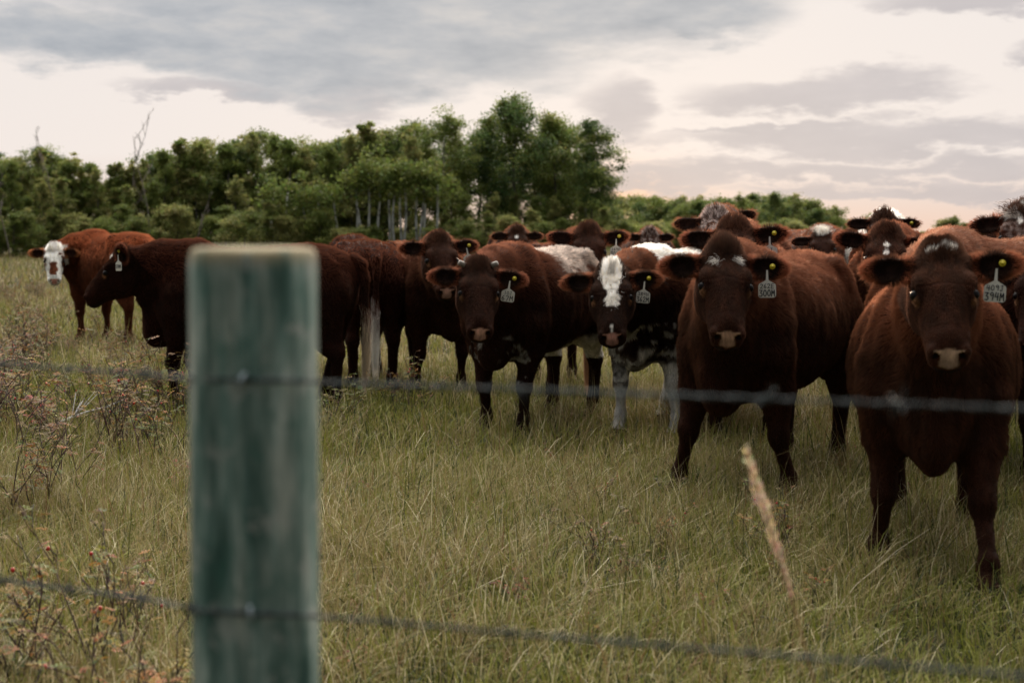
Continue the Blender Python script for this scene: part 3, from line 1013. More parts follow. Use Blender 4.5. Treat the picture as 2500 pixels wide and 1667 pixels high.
def coat_marks(*spots):
    """small white marks on the head: (x, y, rx, ry) in head space"""
    def fn(C, x):
        H = x['H']
        for (cx, cy, rx, ry) in spots:
            d = np.sqrt(((H[:, 0] - cx) / rx) ** 2 + ((H[:, 1] - cy) / ry) ** 2) + (x['n2'] - .5) * .7
            C = mixc(C, WHITE, x['head'] * (H[:, 2] > .03) * sstep(-d, -1.1, -.8))
        return C
    return fn

def coat_blaze(C, x):
    # dark roan: white face curls and blaze, white back, mottled white chest and legs
    H, V_, L = x['H'], x['V'], x['L']
    C = C * .50
    hd = x['head'] & ~x['ear']
    w = np.interp(H[:, 0], [-.08, .0, .06, .10, .16, .20, .26, .30], [.05, .062, .062, .045, .036, .045, .035, .005])
    e = (x['n2'] - .5) * .03
    C = mixc(C, WHITE, hd * (H[:, 2] > .02) * sstep(w - np.abs(H[:, 1] - .004) + e, -.004, .008) * sstep(-H[:, 0], -.27, -.25))
    C = mixc(C, WHITE, hd * (H[:, 2] > -.02) * sstep(.010 - np.abs(H[:, 1]), 0, .005) * sstep(H[:, 0], .385, .40))
    bd = ~x['head']
    z = V_[:, 2]
    n = fbm(V_ * np.array([.6, 1, 1.2]), 6, 5); n2 = fbm(V_ * np.array([.5, 1, 1]), 16, 8)
    back = sstep(z + (n - .5) * .5 + (n2 - .5) * .25 - .03 * (V_[:, 0] > 0), .98, 1.12) * (V_[:, 0] < .62)
    C = mixc(C, WHITE, bd * back)
    rump = sstep(-V_[:, 0] + (n - .5) * .5, .52, .66) * sstep(z, .55, .7)
    C = mixc(C, WHITE, bd * rump * .9)
    ls = sstep(-z + (n2 - .5) * .35 + (n - .5) * .3, -.62, -.42)
    C = mixc(C, WHITE * .85, bd * ls * .9)
    kn = sstep(n2, .34, .50) * sstep(-z, -.85, -.6) * (V_[:, 1] < .05) * (V_[:, 0] > 0)
    C = mixc(C, BROWN * .3, bd * kn * .8 * sstep(z, .24, .34))
    br = sstep(n2, .5, .58) * (z < .78) * (V_[:, 0] > .5)
    return mixc(C, WHITE * .7, bd * br * .7)

def coat_roanback(C, x):
    V_ = x['V']; z = V_[:, 2]
    n = fbm(V_ * np.array([.5, 1, 1]), 14, 5)
    b = sstep(z + (n - .5) * .34, 1.00, 1.18) * sstep(-V_[:, 0], -.24, .05)
    C = mixc(C, (.50, .42, .37), ~x['head'] * b * .9)
    bl = sstep(-z + (n - .5) * .12, -.66, -.60) * sstep(-V_[:, 0], -.1, .1) * (z > .45)
    C = mixc(C, WHITE * .8, bl * .9)
    br = sstep(fbm(V_, 20, 9), .63, .70) * (V_[:, 0] > .55) * (z < .70)
    C = mixc(C, WHITE * .6, ~x['head'] * br * .6)
    return C * .92

def coat_whiteface(C, x):
    H = x['H'] + (np.stack([vn(x['V'], 28, 31), vn(x['V'], 28, 37), vn(x['V'], 28, 41)], 1) - .5) * .035; e = (fbm(x['V'], 16, 4) - .5) * .04
    hd = x['head'] & ~x['ear']
    C = C * 1.5
    f = hd * sstep(H[:, 2] + e, -.15, -.13) * sstep(H[:, 0], -.10, -.08)
    C = mixc(C, WHITE * 1.15, f)
    nose = hd * sstep(.052 - np.abs(H[:, 1] + .010) + e * .5, 0, .01) * sstep(H[:, 0], .19, .21) * sstep(-H[:, 0], -.40, -.385) * (H[:, 2] > 0)
    C = mixc(C, BROWN * 1.5, nose)
    for (cx, cy, rx, ry) in ((.165, .125, .06, .035), (.165, -.125, .035, .025), (.085, .085, .03, .03)):
        d = np.sqrt(((H[:, 0] - cx) / rx) ** 2 + ((H[:, 1] - cy) / ry) ** 2) + e * 5
        C = mixc(C, BROWN * .8, hd * sstep(-d, -1.1, -.9))
    return C

def coat_roanface(amount=.5, marks=()):
    def fn(C, x):
        H = x['H']
        n = vn(x['V'], 70, 3)
        hd = x['head'] & ~x['ear']
        C = mixc(C, (.34, .27, .25), hd * (H[:, 2] > .0) * amount * sstep(n, .3, .8))
        return coat_marks(*marks)(C, x)
    return fn

def coat_pale(k=1.0, extra=None):
    def fn(C, x):
        V_ = x['V']
        C = mixc(C, (.24, .105, .06), ~x['head'] * .6 * k * sstep(V_[:, 2], .8, 1.15))
        return extra(C, x) if extra else C
    return fn

def coat_chest(C, x):
    V_ = x['V']
    n = fbm(V_, 8, 5)
    return mixc(C, WHITE, ~x['head'] * sstep(V_[:, 2] + (n - .5) * .4, .85, .95) * (V_[:, 0] > -.2))

W_ = tuple(WHITE)
DK = tuple(BROWN * .35)
RD = tuple(BROWN * .8)
# ---- the herd
make_cow('red-brown cow wearing ear tag 394M, standing nearest the fence with head up', (2268, 5.55), 1, (2297, 664, 5.05), 7, 46, s=.95, L=1.0, vox=.0075, fur=190000,
         tone=(1.15, 1.1, 1.05), tag_lines=('409J', '394M'), ear=(-6, 2), span=372, seed=1, hroll=2, tag_lean=-3, legs={'fr': (-.02, -.04), 'fl': (.30, .05), 'hl': (.12, .02), 'hr': (-.1, .02)},
         coat=coat_marks((-.01, -.045, .010, .022), (-.02, .03, .008, .022), (-.025, .0, .012, .01)), hrad=.0008, wide=1.06,
         forelock=[((-.04, 0, .09), (.014, .030, 0), 400, .030, (.9, 0, .15), 0, RD), ((-.015, -.04, .09), (.006, .014, 0), 26, .035, (.25, -1, .1), .5, W_), ((-.02, .035, .09), (.006, .014, 0), 26, .03, (.25, 1, .1), .5, W_)],
         pad=(.38, .27, .20), tuftup=.35)
make_cow('dark red cow wearing ear tag 300M, with a white chevron tuft on its forehead', (1795, 7.15), -20, (1765, 655, 6.55), 5, 46, s=1.0, L=1.16, vox=.008, fur=190000,
         tone=(1.0, .95, .95), tag_lines=('262E', '300M'), ear=(2, 8), span=308, seed=2, hroll=-3, tag_lean=1, legs={'fr': (.02, -.13), 'fl': (-.04, .10), 'hl': (.1, .02)}, hrad=.0009,
         coat=coat_pale(.75), forelock=[((-.05, 0, .09), (.018, .030, 0), 700, .055, (.45, 0, .8), .1, RD),
                                       ((.020, -.028, .09), (.010, .010, 0), 260, .050, (.75, -.75, .15), 0, W_), ((.014, .030, .09), (.010, .012, 0), 260, .050, (.55, .95, .15), 0, W_)],
         pad=(.38, .25, .18), tuftup=1.5)
make_cow('dark roan cow wearing ear tag 362M, with curly white blaze and white socks', (1577, 9.55), -21, (1493, 690, 8.8), 1, 47, s=1.0, L=1.05, vox=.009, fur=130000,
         tag_lines=('384H', '362M'), ear=(0, 4), span=242, seed=3, hroll=3, coat=coat_blaze, legs={'fr': (.0, -.02), 'fl': (.02, .06), 'hr': (.3, -.02)},
         forelock=[((.02, 0, .1), (.035, .022, 0), 2400, .042, (.3, 0, .5), 1.3, W_), ((-.04, 0, .1), (.018, .024, 0), 450, .05, (.1, 0, 1), .5, W_), ((.2, .005, .1), (.035, .018, 0), 500, .025, (.6, .3, .3), .8, W_)],
         pad=(.36, .20, .17))
make_cow('dark cow wearing ear tag 67M, with short horn stubs and a pale roan back', (1236, 9.5), -25, (1166, 680, 8.85), 3, 48, s=1.01, L=1.05, vox=.009, fur=130000, tone=(.85, .8, .85),
         tag_lines=('10J', '67M'), ear=(8, 2), span=236, seed=4, hroll=-2, coat=coat_roanback, horn=True, legs={'fr': (.0, .02), 'fl': (.04, -.02)}, tail=True, tail_col=(.40, .22, .12),
         forelock=[((-.05, 0, .1), (.02, .05, 0), 900, .050, (.7, 0, .5), .5, DK), ((.0, -.045, .1), (.006, .012, 0), 35, .03, (.3, .9, -.1), .6, W_), ((.0, .01, .1), (.006, .014, 0), 45, .035, (.3, .9, -.1), .6, W_), ((-.02, .06, .1), (.005, .008, 0), 25, .02, (.3, .6, 0), .6, W_)],
         tag_lean=-8, pad=(.40, .24, .19), tuftup=.6)
make_cow('dark cow wearing ear tag 301M, looking over the two roan backs in front', (1395, 11.7), 8, (1436, 588, 10.6), 3, 46, s=1.03, vox=.011, fur=60000, tone=(.95, .85, .85),
         tag_lines=('164K', '301M'), ear=(-8, -6), span=198, seed=5, tuftup=.6, forelock=[((-.06, 0, .1), (.02, .05, 0), 500, .035, (.6, 0, .6), .4, RD)], hrad=.0014)
make_cow('dark brown cow wearing ear tag 414M, behind the horned one', (1080, 12.0), 20, (1070, 609, 10.9), 12, 46, s=1.03, L=1.15, vox=.011, fur=70000, tone=(.95, .9, .9), coat=coat_pale(.8),
         tag_lines=('62D', '414M'), ear=(-6, 4), span=197, seed=6, tuftup=.6, forelock=[((-.05, 0, .1), (.02, .06, 0), 500, .035, (.6, 0, .6), .4, RD)], hrad=.0014, tag_lean=12, legs={'fr': (-.05, -.05), 'hl': (.1, 0)})
make_cow('dark cow seen side on, its middle hidden by the wooden post', (458, 11.15), -97, (306, 643, 11.05), -97, 42, s=1.02, L=1.05, abs_h=True, vox=.010, fur=110000, tone=(.75, .65, .7),
         tag_lines=('378M',), ear=(14, 14), earL=((.25, -.75, .75), (-.45, -1, -.1)), span=180, seed=7, tail=True, tail_col=(.55, .47, .36), hrad=.0013, legs={'fl': (.05, 0), 'hl': (-.05, .03), 'hr': (.12, 0)},
         forelock=[((.0, 0, .1), (.012, .02, 0), 120, .055, (.6, 0, .8), .2, W_)])
make_cow('dark cow seen from behind with a white brush on its tail', (912, 12.0), -165, (830, 650, 13.9), -150, 35, s=1.05, abs_h=True, ax=-.70, vox=.012, fur=60000, tone=(.95, .8, .8), seed=8, span=175,
         tail=True, tail_col=(.80, .79, .76), hrad=.0015, button=False)
make_cow('light red cow with a white face and brown nose patch, standing apart before the trees', (350, 17.3), -137, (133, 619, 17.7), -2, 52, s=1.10, abs_h=True, ax=-.70, vox=.012, fur=90000, tone=(2.2, 1.9, 1.5), seed=9, span=116,
         coat=coat_whiteface, hrad=.0018, ear=(4, 4), button=False, pad=(.50, .26, .22), forelock=[((-.03, 0, .1), (.03, .04, 0), 700, .06, (.2, 0, 1), .3, W_)])
make_cow('far brown cow with a small white star, only its forehead showing', (1262, 16.8), 4, (1262, 578, 16.0), 3, 50, s=1.10, vox=.014, fur=20000, seed=10, span=128, ear=(4, 4),
         coat=coat_marks((.09, -.01, .022, .022)), hrad=.002, button=False)
make_cow('far dark cow whose poll just shows over a white back', (1590, 17.4), 10, (1586, 582, 16.6), 5, 50, s=1.10, vox=.014, fur=16000, seed=11, span=120, coat=coat_roanface(.7), hrad=.002, button=False)
make_cow('tall roan-faced cow looking over the head of the cow with ear tag 344M', (1770, 11.3), 2, (1747, 547, 10.4), 6, 44, s=1.20, vox=.012, fur=30000, seed=12, span=202, tuftup=.4, hroll=7, ear=(-14, -4),
         coat=coat_roanface(1.0), hrad=.0016, button=False)
make_cow('red-brown cow wearing ear tag 344M, behind the cow with the white chevron', (1812, 9.3), -2, (1793, 584, 8.45), 2, 46, s=1.08, vox=.010, fur=70000, seed=13, hroll=5, span=255, tuftup=.5, ear=(0, 0), tone=(1.1, 1, 1),
         tag_lines=('1J', '344M'), coat=coat_pale(1.0), forelock=[((-.05, 0, .1), (.02, .06, 0), 500, .035, (.6, 0, .6), .4, RD)], hrad=.0014)
make_cow('red-brown cow wearing ear tag 119M, with frosted hair down its nose', (2182, 9.6), 2, (2162, 598, 8.7), 0, 48, s=1.08, vox=.010, fur=80000, seed=14, hroll=-4, span=242, tuftup=.5, ear=(2, -6), tone=(1.1, 1, 1),
         tag_lines=('245C', '119M'), coat=coat_roanface(.0, ((.10, 0, .016, .016), (.15, 0, .022, .016))), forelock=[((-.06, 0, .1), (.02, .05, 0), 500, .035, (.6, 0, .6), .4, RD)], hrad=.0014)
make_cow('brown cow whose ears and button tag show behind the head of the cow tagged 119M', (2165, 13.0), 6, (2156, 550, 12.0), 3, 46, s=1.18, vox=.012, fur=24000, seed=15, span=175, ear=(2, 2), coat=coat_chest, hrad=.0018)
make_cow('big roan-faced cow with white flashes on its brow at the edge of the herd', (2530, 10.2), -10, (2502, 548, 9.25), -4, 44, s=1.22, vox=.010, fur=60000, seed=16, span=262, tuftup=.5, ear=(16, 16), tone=(1.2, 1.1, 1.1),
         coat=coat_roanface(.45, ((.02, -.045, .03, .022), (.07, -.02, .03, .018), (-.03, .0, .02, .03))), forelock=[((-.03, 0, .1), (.03, .05, 0), 900, .07, (-.1, -.4, 1), .4, DK), ((0, -.04, .1), (.015, .02, 0), 250, .06, (.1, -.9, .5), .4, W_)], hrad=.0014, button=False)
make_cow('very dark cow beside the cow tagged 394M, cut by the edge of the view', (2600, 7.3), 0, (2552, 672, 6.6), -8, 52, s=1.08, vox=.010, fur=70000, seed=17, span=300, ear=(14, 14), tone=(.75, .6, .65),
         forelock=[((-.05, 0, .1), (.03, .06, 0), 1400, .07, (.3, 0, .8), .3, DK)], hrad=.0013, button=False)
make_cow('pale red cow whose hip rises between the cows tagged 394M and 119M', (2282, 8.0), -42, (2272, 665, 7.45), -4, 52, s=1.08, vox=.010, fur=60000, seed=18, span=268, ear=(0, 0), tone=(1.2, 1.2, 1.25), coat=coat_pale(1.6), hrad=.0014, button=False)
make_cow('dark cow half hidden behind the big roan-faced one', (2462, 12.4), 0, (2440, 592, 11.6), 3, 48, s=1.10, vox=.012, fur=20000, seed=19, span=185, ear=(0, -6), tone=(.8, .7, .7), hrad=.0018, button=False)
make_cow('dark cow showing a spiky white tuft above the back of the cow tagged 300M', (2012, 13.8), 12, (2006, 590, 12.9), 4, 44, s=1.12, vox=.012, fur=20000, seed=20, span=150, ear=(10, 10), tone=(.9, .8, .8), hrad=.0018,
         coat=coat_marks((-.03, .0, .05, .06)), forelock=[((-.05, 0, .1), (.015, .03, 0), 350, .10, (-.2, 0, 1), .3, W_)], button=False)
make_cow('farthest cow, only its dark poll and ears above the backs', (1935, 18.6), 0, (1935, 596, 17.8), 3, 48, s=1.10, vox=.015, fur=12000, seed=21, span=112, tone=(.9, .8, .8), hrad=.002, button=False)
# ================================================================== ground
def ground_h(x, y):
    return 0.0

m_, t_, o_ = mat_new('pasture_soil')
tcn = t_.new('ShaderNodeTexCoord')
p_ = t_.new('ShaderNodeBsdfPrincipled')
na = t_.noise(tcn.outputs['Object'], 0.35, 5, 0.6)
nb_ = t_.noise(tcn.outputs['Object'], 9.0, 6, 0.65)
nc_ = t_.noise(tcn.outputs['Object'], 90.0, 4, 0.7)
c1 = t_.ramp(na, [(0.35, (.030, .032, .014)), (0.55, (.055, .050, .024)), (0.72, (.085, .068, .036))])
c2 = t_.ramp(nb_, [(0.3, (.55, .55, .5)), (0.7, (1.35, 1.3, 1.2))])
c3 = t_.ramp(nc_, [(0.3, (.5, .5, .5)), (0.7, (1.5, 1.5, 1.45))])
t_.l.new(t_.mix(1.0, t_.mix(1.0, c1, c2, 'MULTIPLY'), c3, 'MULTIPLY'), p_.inputs['Base Color'])
p_.inputs['Roughness'].default_value = 0.95
p_.inputs['Specular IOR Level'].default_value = 0.05
bp = t_.new('ShaderNodeBump'); bp.inputs['Strength'].default_value = 0.9; bp.inputs['Distance'].default_value = 0.04
t_.l.new(nb_, bp.inputs['Height']); t_.l.new(bp.outputs[0], p_.inputs['Normal'])
t_.l.new(p_.outputs[0], o_.inputs[0])
M_SOIL = m_
gr = mesh_np('ground', [(-1500, -40, 0), (1500, -40, 0), (1500, 3000, 0), (-1500, 3000, 0)], quads=[(0, 1, 2, 3)], mat=M_SOIL)
tag(gr, 'rough pasture soil under the grass', kind='structure')

# ================================================================== grass
M_GRASS = leaf_mat('grass_blades', 0.30, 0.6)

def grass(n, y0, y1, hmin, hmax, w0, seed, xpow=0.40, straw=.45, dens_scale=1.9, lean=0.55, margin=1.2):
    r = np.random.default_rng(seed)
    # uniform over the wedge: pdf ~ y
    y = np.sqrt(y0 ** 2 + (y1 ** 2 - y0 ** 2) * r.random(n))
    x = (r.random(n) * 2 - 1) * (y * xpow + margin)
    p = np.stack([x, y, np.zeros(n)], 1)
    d1 = fbm(p, dens_scale, 2); d2 = vn(p, 7.0, 5); big = vn(p, .33, 9)
    keep = (d1 * .8 + d2 * .45 + r.random(n) * .5) > .68
    p = p[keep]; d1 = d1[keep]; d2 = d2[keep]; big = big[keep]; n = len(p)
    st = r.random(n) < np.clip(straw + (d1 - .5) * 1.1 + (big - .5) * 1.0, .05, .92)
    h = (hmin + (hmax - hmin) * r.random(n) ** 1.6) * (.15 + .8 * d2 + 1.0 * d1) * np.where(st, 1.12, 1.0)
    tall = r.random(n) < .045
    h = np.where(tall, h * 1.9, h)
    a = r.random(n) * 2 * np.pi
    ln = np.abs(r.normal(0, lean, n)) + .1
    ln = np.where(tall, ln * .5, ln)
    ld = np.stack([np.cos(a), np.sin(a), np.zeros(n)], 1)
    wd = np.stack([-np.sin(a + .6), np.cos(a + .6), np.zeros(n)], 1)
    w = w0 * (.6 + .8 * r.random(n)) * np.where(st, .75, 1.0) * np.where(tall, .7, 1)
    V_ = np.zeros((n, 7, 3), dtype=np.float32)
    for i, (t, ww) in enumerate(((0, 1.0), (.38, .85), (.75, .5))):
        off = ld * (h * ln * t ** 1.9)[:, None]
        up = h * (t - .28 * np.minimum(ln, 1.6) * t ** 2.4)
        c = p + off; c[:, 2] += np.maximum(up, .005)
        V_[:, i * 2] = c - wd * (w * ww)[:, None] * .5
        V_[:, i * 2 + 1] = c + wd * (w * ww)[:, None] * .5
    off = ld * (h * ln)[:, None]
    c = p + off; c[:, 2] += np.maximum(h * (1 - .33 * np.minimum(ln, 1.9)), .01)
    V_[:, 6] = c
    b = np.arange(n, dtype=np.int32)[:, None] * 7
    Q = np.concatenate([b + np.array([0, 1, 3, 2]), b + np.array([2, 3, 5, 4])])
    T = b + np.array([4, 5, 6])
    g1 = np.array([.130, .152, .026]); g2 = np.array([.275, .270, .052]); g3 = np.array([.036, .054, .014])
    s1 = np.array([.44, .36, .165]); s2 = np.array([.20, .155, .062]); s3 = np.array([.66, .58, .38]); s4 = np.array([.22, .12, .055])
    u = np.clip(r.random((n, 1)) * .7 + (d2[:, None] - .3) * .6, 0, 1); v = r.random((n, 1))
    gc = g1 * (1 - u) + g2 * u; gc = np.where(v < .25, g3, gc)
    sc = s1 * (1 - u) + s2 * u; sc = np.where(v > .88, s3, sc); sc = np.where(v < .10, s4, sc)
    col = np.where(st[:, None], sc, gc)
    col = np.repeat(col[:, None, :], 7, axis=1).reshape(-1, 3)
    return V_.reshape(-1, 3), Q, T, col

parts_ = [grass(210000, 3.0, 8.0, .04, .20, .0048, 1, straw=.37, lean=.75),
          grass(180000, 8.0, 15.0, .05, .22, .0070, 2, straw=.39, margin=1.5, lean=.65),
          grass(140000, 15.0, 34.0, .07, .22, .012, 3, straw=.50, margin=2, lean=.7),
          grass(90000, 34.0, 100.0, .10, .34, .028, 4, straw=.62, margin=3),
          grass(2200, 4.5, 20.0, .22, .38, .0030, 5, straw=1.6, lean=.5)]
vo = 0; VV, QQ, TT_, CC = [], [], [], []
for (v, q, t, c) in parts_:
    VV.append(v); QQ.append(q + vo); TT_.append(t + vo); CC.append(c); vo += len(v)
go = mesh_np('grass', np.concatenate(VV), quads=np.concatenate(QQ), tris=np.concatenate(TT_), mat=M_GRASS, col=np.concatenate(CC))
tag(go, 'rough autumn pasture grass, part green and part straw coloured', 'grass', kind='stuff')

# ================================================================== trees
M_LEAF = leaf_mat('tree_leaves', 0.42, 0.55)
m_, t_, o_ = mat_new('aspen_bark')
tcn = t_.new('ShaderNodeTexCoord')
mp = t_.new('ShaderNodeMapping'); mp.inputs['Scale'].default_value = (3, 3, 1.2)
t_.l.new(tcn.outputs['Object'], mp.inputs[0])
p_ = t_.new('ShaderNodeBsdfPrincipled')
nn = t_.noise(mp.outputs[0], 2.2, 5, 0.7)
t_.l.new(t_.mix(1.0, attr_col(t_), t_.ramp(nn, [(0.40, (.18, .17, .15)), (0.50, (.9, .9, .88)), (1, (1, 1, 1))]), 'MULTIPLY'), p_.inputs['Base Color'])
p_.inputs['Roughness'].default_value = 0.85
t_.l.new(p_.outputs[0], o_.inputs[0])
M_BARK = m_

def leaf_cloud(centers, radii, per, size, cols, r, flat=.75):
    """many small leaf faces scattered through clumps"""
    VV, CC = [], []
    for (c, rad, colr) in zip(centers, radii, cols):
        n = max(8, int(per * (.7 + .6 * r.random())))
        d = r.normal(0, 1, (n, 3)); d /= np.linalg.norm(d, axis=1, keepdims=True)
        p = np.array(c) + r.normal(0, .56, (n, 3)) * rad * np.array([1, 1, flat])
        a = r.normal(0, 1, (n, 3)); a /= np.linalg.norm(a, axis=1, keepdims=True)
        b = np.cross(a, r.normal(0, 1, (n, 3))); b /= np.linalg.norm(b, axis=1, keepdims=True)
        s = size * (.5 + .9 * r.random((n, 1)))
        q = np.stack([p - a * s, p + b * s * .62, p + a * s, p - b * s * .62], 1)
        VV.append(q.reshape(-1, 3))
        cc = np.array(colr)[None, :] * (.65 + .7 * r.random((n, 1))) * (1 + r.normal(0, .08, (n, 3)))
        CC.append(np.repeat(cc, 4, axis=0))
    V_ = np.concatenate(VV); Q = np.arange(len(V_), dtype=np.int32).reshape(-1, 4)
    return V_, Q, np.clip(np.concatenate(CC), .004, .7)

def make_tree(name, H, crown0, cw, seed, bark, greens, size=.13, nclump=70, per=85, kk=2.1, lean=.03, bushy=False, shape=1.0):
    """trunk mesh is the thing; crown is its part. crown0: height of first foliage, cw: crown half width"""
    r = np.random.default_rng(seed)
    mb = MB()
    path = []; rad = []
    bx, by = r.normal(0, lean, 2)
    tr = .009 * H + .02
    nseg = 9
    wob = np.cumsum(r.normal(0, .012 * H, (nseg + 1, 2)), axis=0)
    for i in range(nseg + 1):
        t = i / nseg
        path.append((bx * H * t + wob[i, 0] * t, by * H * t + wob[i, 1] * t, -.1 + H * .96 * t))
        rad.append(tr * (1 - t) ** .8 + .012)
    mb.tube(path, rad, 7, bark)
    pa = np.array(path)
    cs, rs = [], []
    nb2 = 22 if not bushy else 16
    for i in range(nb2):
        t = (crown0 / H) * .9 + (1 - crown0 / H) * ((i + .5) / nb2) ** .9
        t = min(t, .97)
        b0 = np.array([np.interp(t * H, pa[:, 2], pa[:, k]) for k in range(2)] + [t * H])
        a = r.random() * 6.283 + i * 2.4
        u = (t * H - crown0) / (H - crown0)
        prof = (np.sin(np.clip(u * .92 + .12, 0, 1) * np.pi) ** .7) * (1 - .25 * u * shape)
        L_ = cw * prof * (.65 + .6 * r.random())
        el = .5 + .5 * u + r.normal(0, .12)
        e = b0 + np.array([math.cos(a) * L_, math.sin(a) * L_, L_ * el * .8])
        mid = (b0 + e) / 2 + np.array([0, 0, -.06 * L_])
        r0 = max(.010, tr * .32 * (1 - t * .7))
        mb.tube([b0, mid, e], [r0, r0 * .6, .007], 5, tuple(np.array(bark) * .8))
        for j in range(max(3, int(nclump * 1.5) // nb2)):
            k = .35 + .75 * r.random()
            cs.append(b0 + (e - b0) * k + r.normal(0, .16 * cw, 3)); rs.append((.13 + .17 * r.random()) * cw * (1.15 if bushy else 1))
    # leader sprays at the top
    for j in range(5):
        cs.append(pa[-1] + r.normal(0, .14 * cw, 3) + np.array([0, 0, .05 * H * r.random()])); rs.append(.13 * cw)
    cols = [np.array(greens[int(r.integers(len(greens)))]) * (.8 + .4 * r.random()) for _ in cs]
    V_, Q, C = leaf_cloud(cs, rs, per * 1.5, size * .62, cols, r)
    t_o = mb.build(name, M_BARK)
    cr = mesh_np('crown', V_, quads=Q, mat=M_LEAF, parent=t_o, smooth=False, col=C)
    return t_o

def copy_tree(o, parent=None):
    c = o.copy(); COL.objects.link(c); c.parent = parent
    for ch in o.children:
        d = ch.copy(); COL.objects.link(d); d.parent = c
    return c

G_DARK = [(.090, .140, .044), (.105, .160, .044), (.070, .115, .040)]
G_MID = [(.180, .220, .052), (.205, .235, .058), (.150, .195, .050)]
G_PALE = [(.290, .295, .095), (.250, .270, .085), (.320, .300, .110)]
WHITEBARK = (.46, .45, .42); GREYBARK = (.14, .12, .10)
aspens = [make_tree('aspen_tree', 11.0, 4.2, 2.1, 31 + i, WHITEBARK, G_MID if i % 2 else G_DARK + G_MID, .115, 84, 90) for i in range(4)]
fulls = [make_tree('broadleaf_tree', 10.0, 1.2, 2.5, 51 + i, GREYBARK, [G_DARK + G_MID, G_MID + G_PALE[:1], G_DARK + G_MID][i], .13, 100, 100, bushy=True) for i in range(3)]
spires = [make_tree('young_poplar_tree', 6.5, .4, 1.05, 71 + i, GREYBARK, [G_MID, G_PALE, G_MID + G_PALE][i], .10, 60, 75, bushy=True, shape=2.2) for i in range(3)]
bushes = [make_tree('willow_bush', 3.2, .1, 1.35, 91 + i, GREYBARK, [G_PALE, G_PALE + G_MID, G_MID][i], .09, 64, 80, bushy=True) for i in range(3)]
used = {}
def put(protos, idx, px, d, top, label, cat, group, base_h, zrot=None, wscale=1.0):
    """stand a tree so its top reaches photo row `top`"""
    pr = protos[idx % len(protos)]
    o = pr if pr.name not in used else copy_tree(pr)
    used[pr.name] = 1
    if o is not pr:
        pass
    h = CAM_H + (HOR - top) * d / F_PX
    k = h / base_h
    o.location = (gx(px, d), d, 0)
    o.rotation_euler = (0, 0, random.random() * 6.28 if zrot is None else zrot)
    w = k * wscale
    o.scale = (w, w, k)
    if ',' not in label:
        l2 = label + ', above ' + near(px)
        label = l2 if len(l2.replace('-', ' ').split()) <= 16 else label
    return tag(o, label, cat, group)

def near(px):
    for lim, t in ((60, 'the empty grass at the left edge'), (250, 'the white-faced cow'), (460, 'the cow tagged 378M'), (620, 'the left half of the post'), (780, 'the right half of the post'), (960, 'the white tail brush'), (1120, 'the cow tagged 414M'),
                   (1300, 'the horned cow'), (1480, 'the cow tagged 301M'), (1620, 'the cow tagged 362M'), (1720, 'the left ear of the 300M cow'), (1900, 'the cow tagged 344M'), (2070, 'the spiky white tuft'), (2260, 'the cow tagged 119M'), (2400, 'the pale red hip')):
        if px < lim: return t
    return 'the big roan-faced cow'

AS = 'aspens of the wood behind the herd'
FU = 'broadleaf trees of the wood behind the herd'
SP = 'young poplars at the front of the wood'
BU = 'pale willow bushes along the wood edge'
# named individuals on the skyline, from the open end of the wood to the left
put(fulls, 0, 1262, 88, 240, 'tallest broadleaf tree of the wood, its top highest above the herd', 'tree', FU, 10.6, 0.3, 1.05)
put(aspens, 0, 1195, 90, 282, 'aspen just left of the tallest tree, a notch of sky between them', 'tree', AS, 11.4, None, 1.25)
put(aspens, 1, 1085, 88, 284, 'open crowned aspen over the white trunks, sky showing through its leaves', 'tree', AS, 11.4, None, 1.35)
put(fulls, 1, 1350, 90, 278, 'full tree right of the tallest, joined to it', 'tree', FU, 10.6, None, 1.1)
put(aspens, 2, 1428, 88, 298, 'last tall aspen at the open end of the wood, beside bright sky', 'tree', AS, 11.4, 1.1, 1.3)
put(fulls, 2, 1440, 86, 400, 'lower round tree closing the open end of the wood', 'tree', FU, 10.6, None, 1.15)
put(aspens, 3, 1390, 92, 300, 'aspen between the full tree and the last tall one', 'tree', AS, 11.4, None, 1.35)
sky_l = [(1005, 300, 'a'), (945, 318, 'f'), (875, 300, 's'), (868, 335, 'f'), (800, 345, 'f'), (745, 352, 'a'), (705, 335, 's'), (640, 318, 'a'), (590, 350, 'f'), (555, 345, 's'), (490, 340, 'f'),
         (425, 338, 's'), (395, 372, 'f'), (330, 400, 's'), (285, 398, 's'), (225, 395, 's'), (185, 382, 's'), (130, 372, 'a'), (90, 362, 'a'), (40, 385, 'f'), (-20, 378, 'f'), (-90, 370, 'a')]
for i, (px, top, k) in enumerate(sky_l):
    if k == 'a': put(aspens, i, px, 92, top, 'leafy aspen on the skyline', 'tree', AS, 11.4, None, 1.6)
    elif k == 'f': put(fulls, i, px, 91, top, 'round headed tree on the skyline', 'tree', FU, 10.6, None, 1.45)
    else: put(spires, i, px, 88, top, 'narrow young poplar on the skyline', 'tree', SP, 6.8, None, 1.3)
rr_ = random.Random(5)
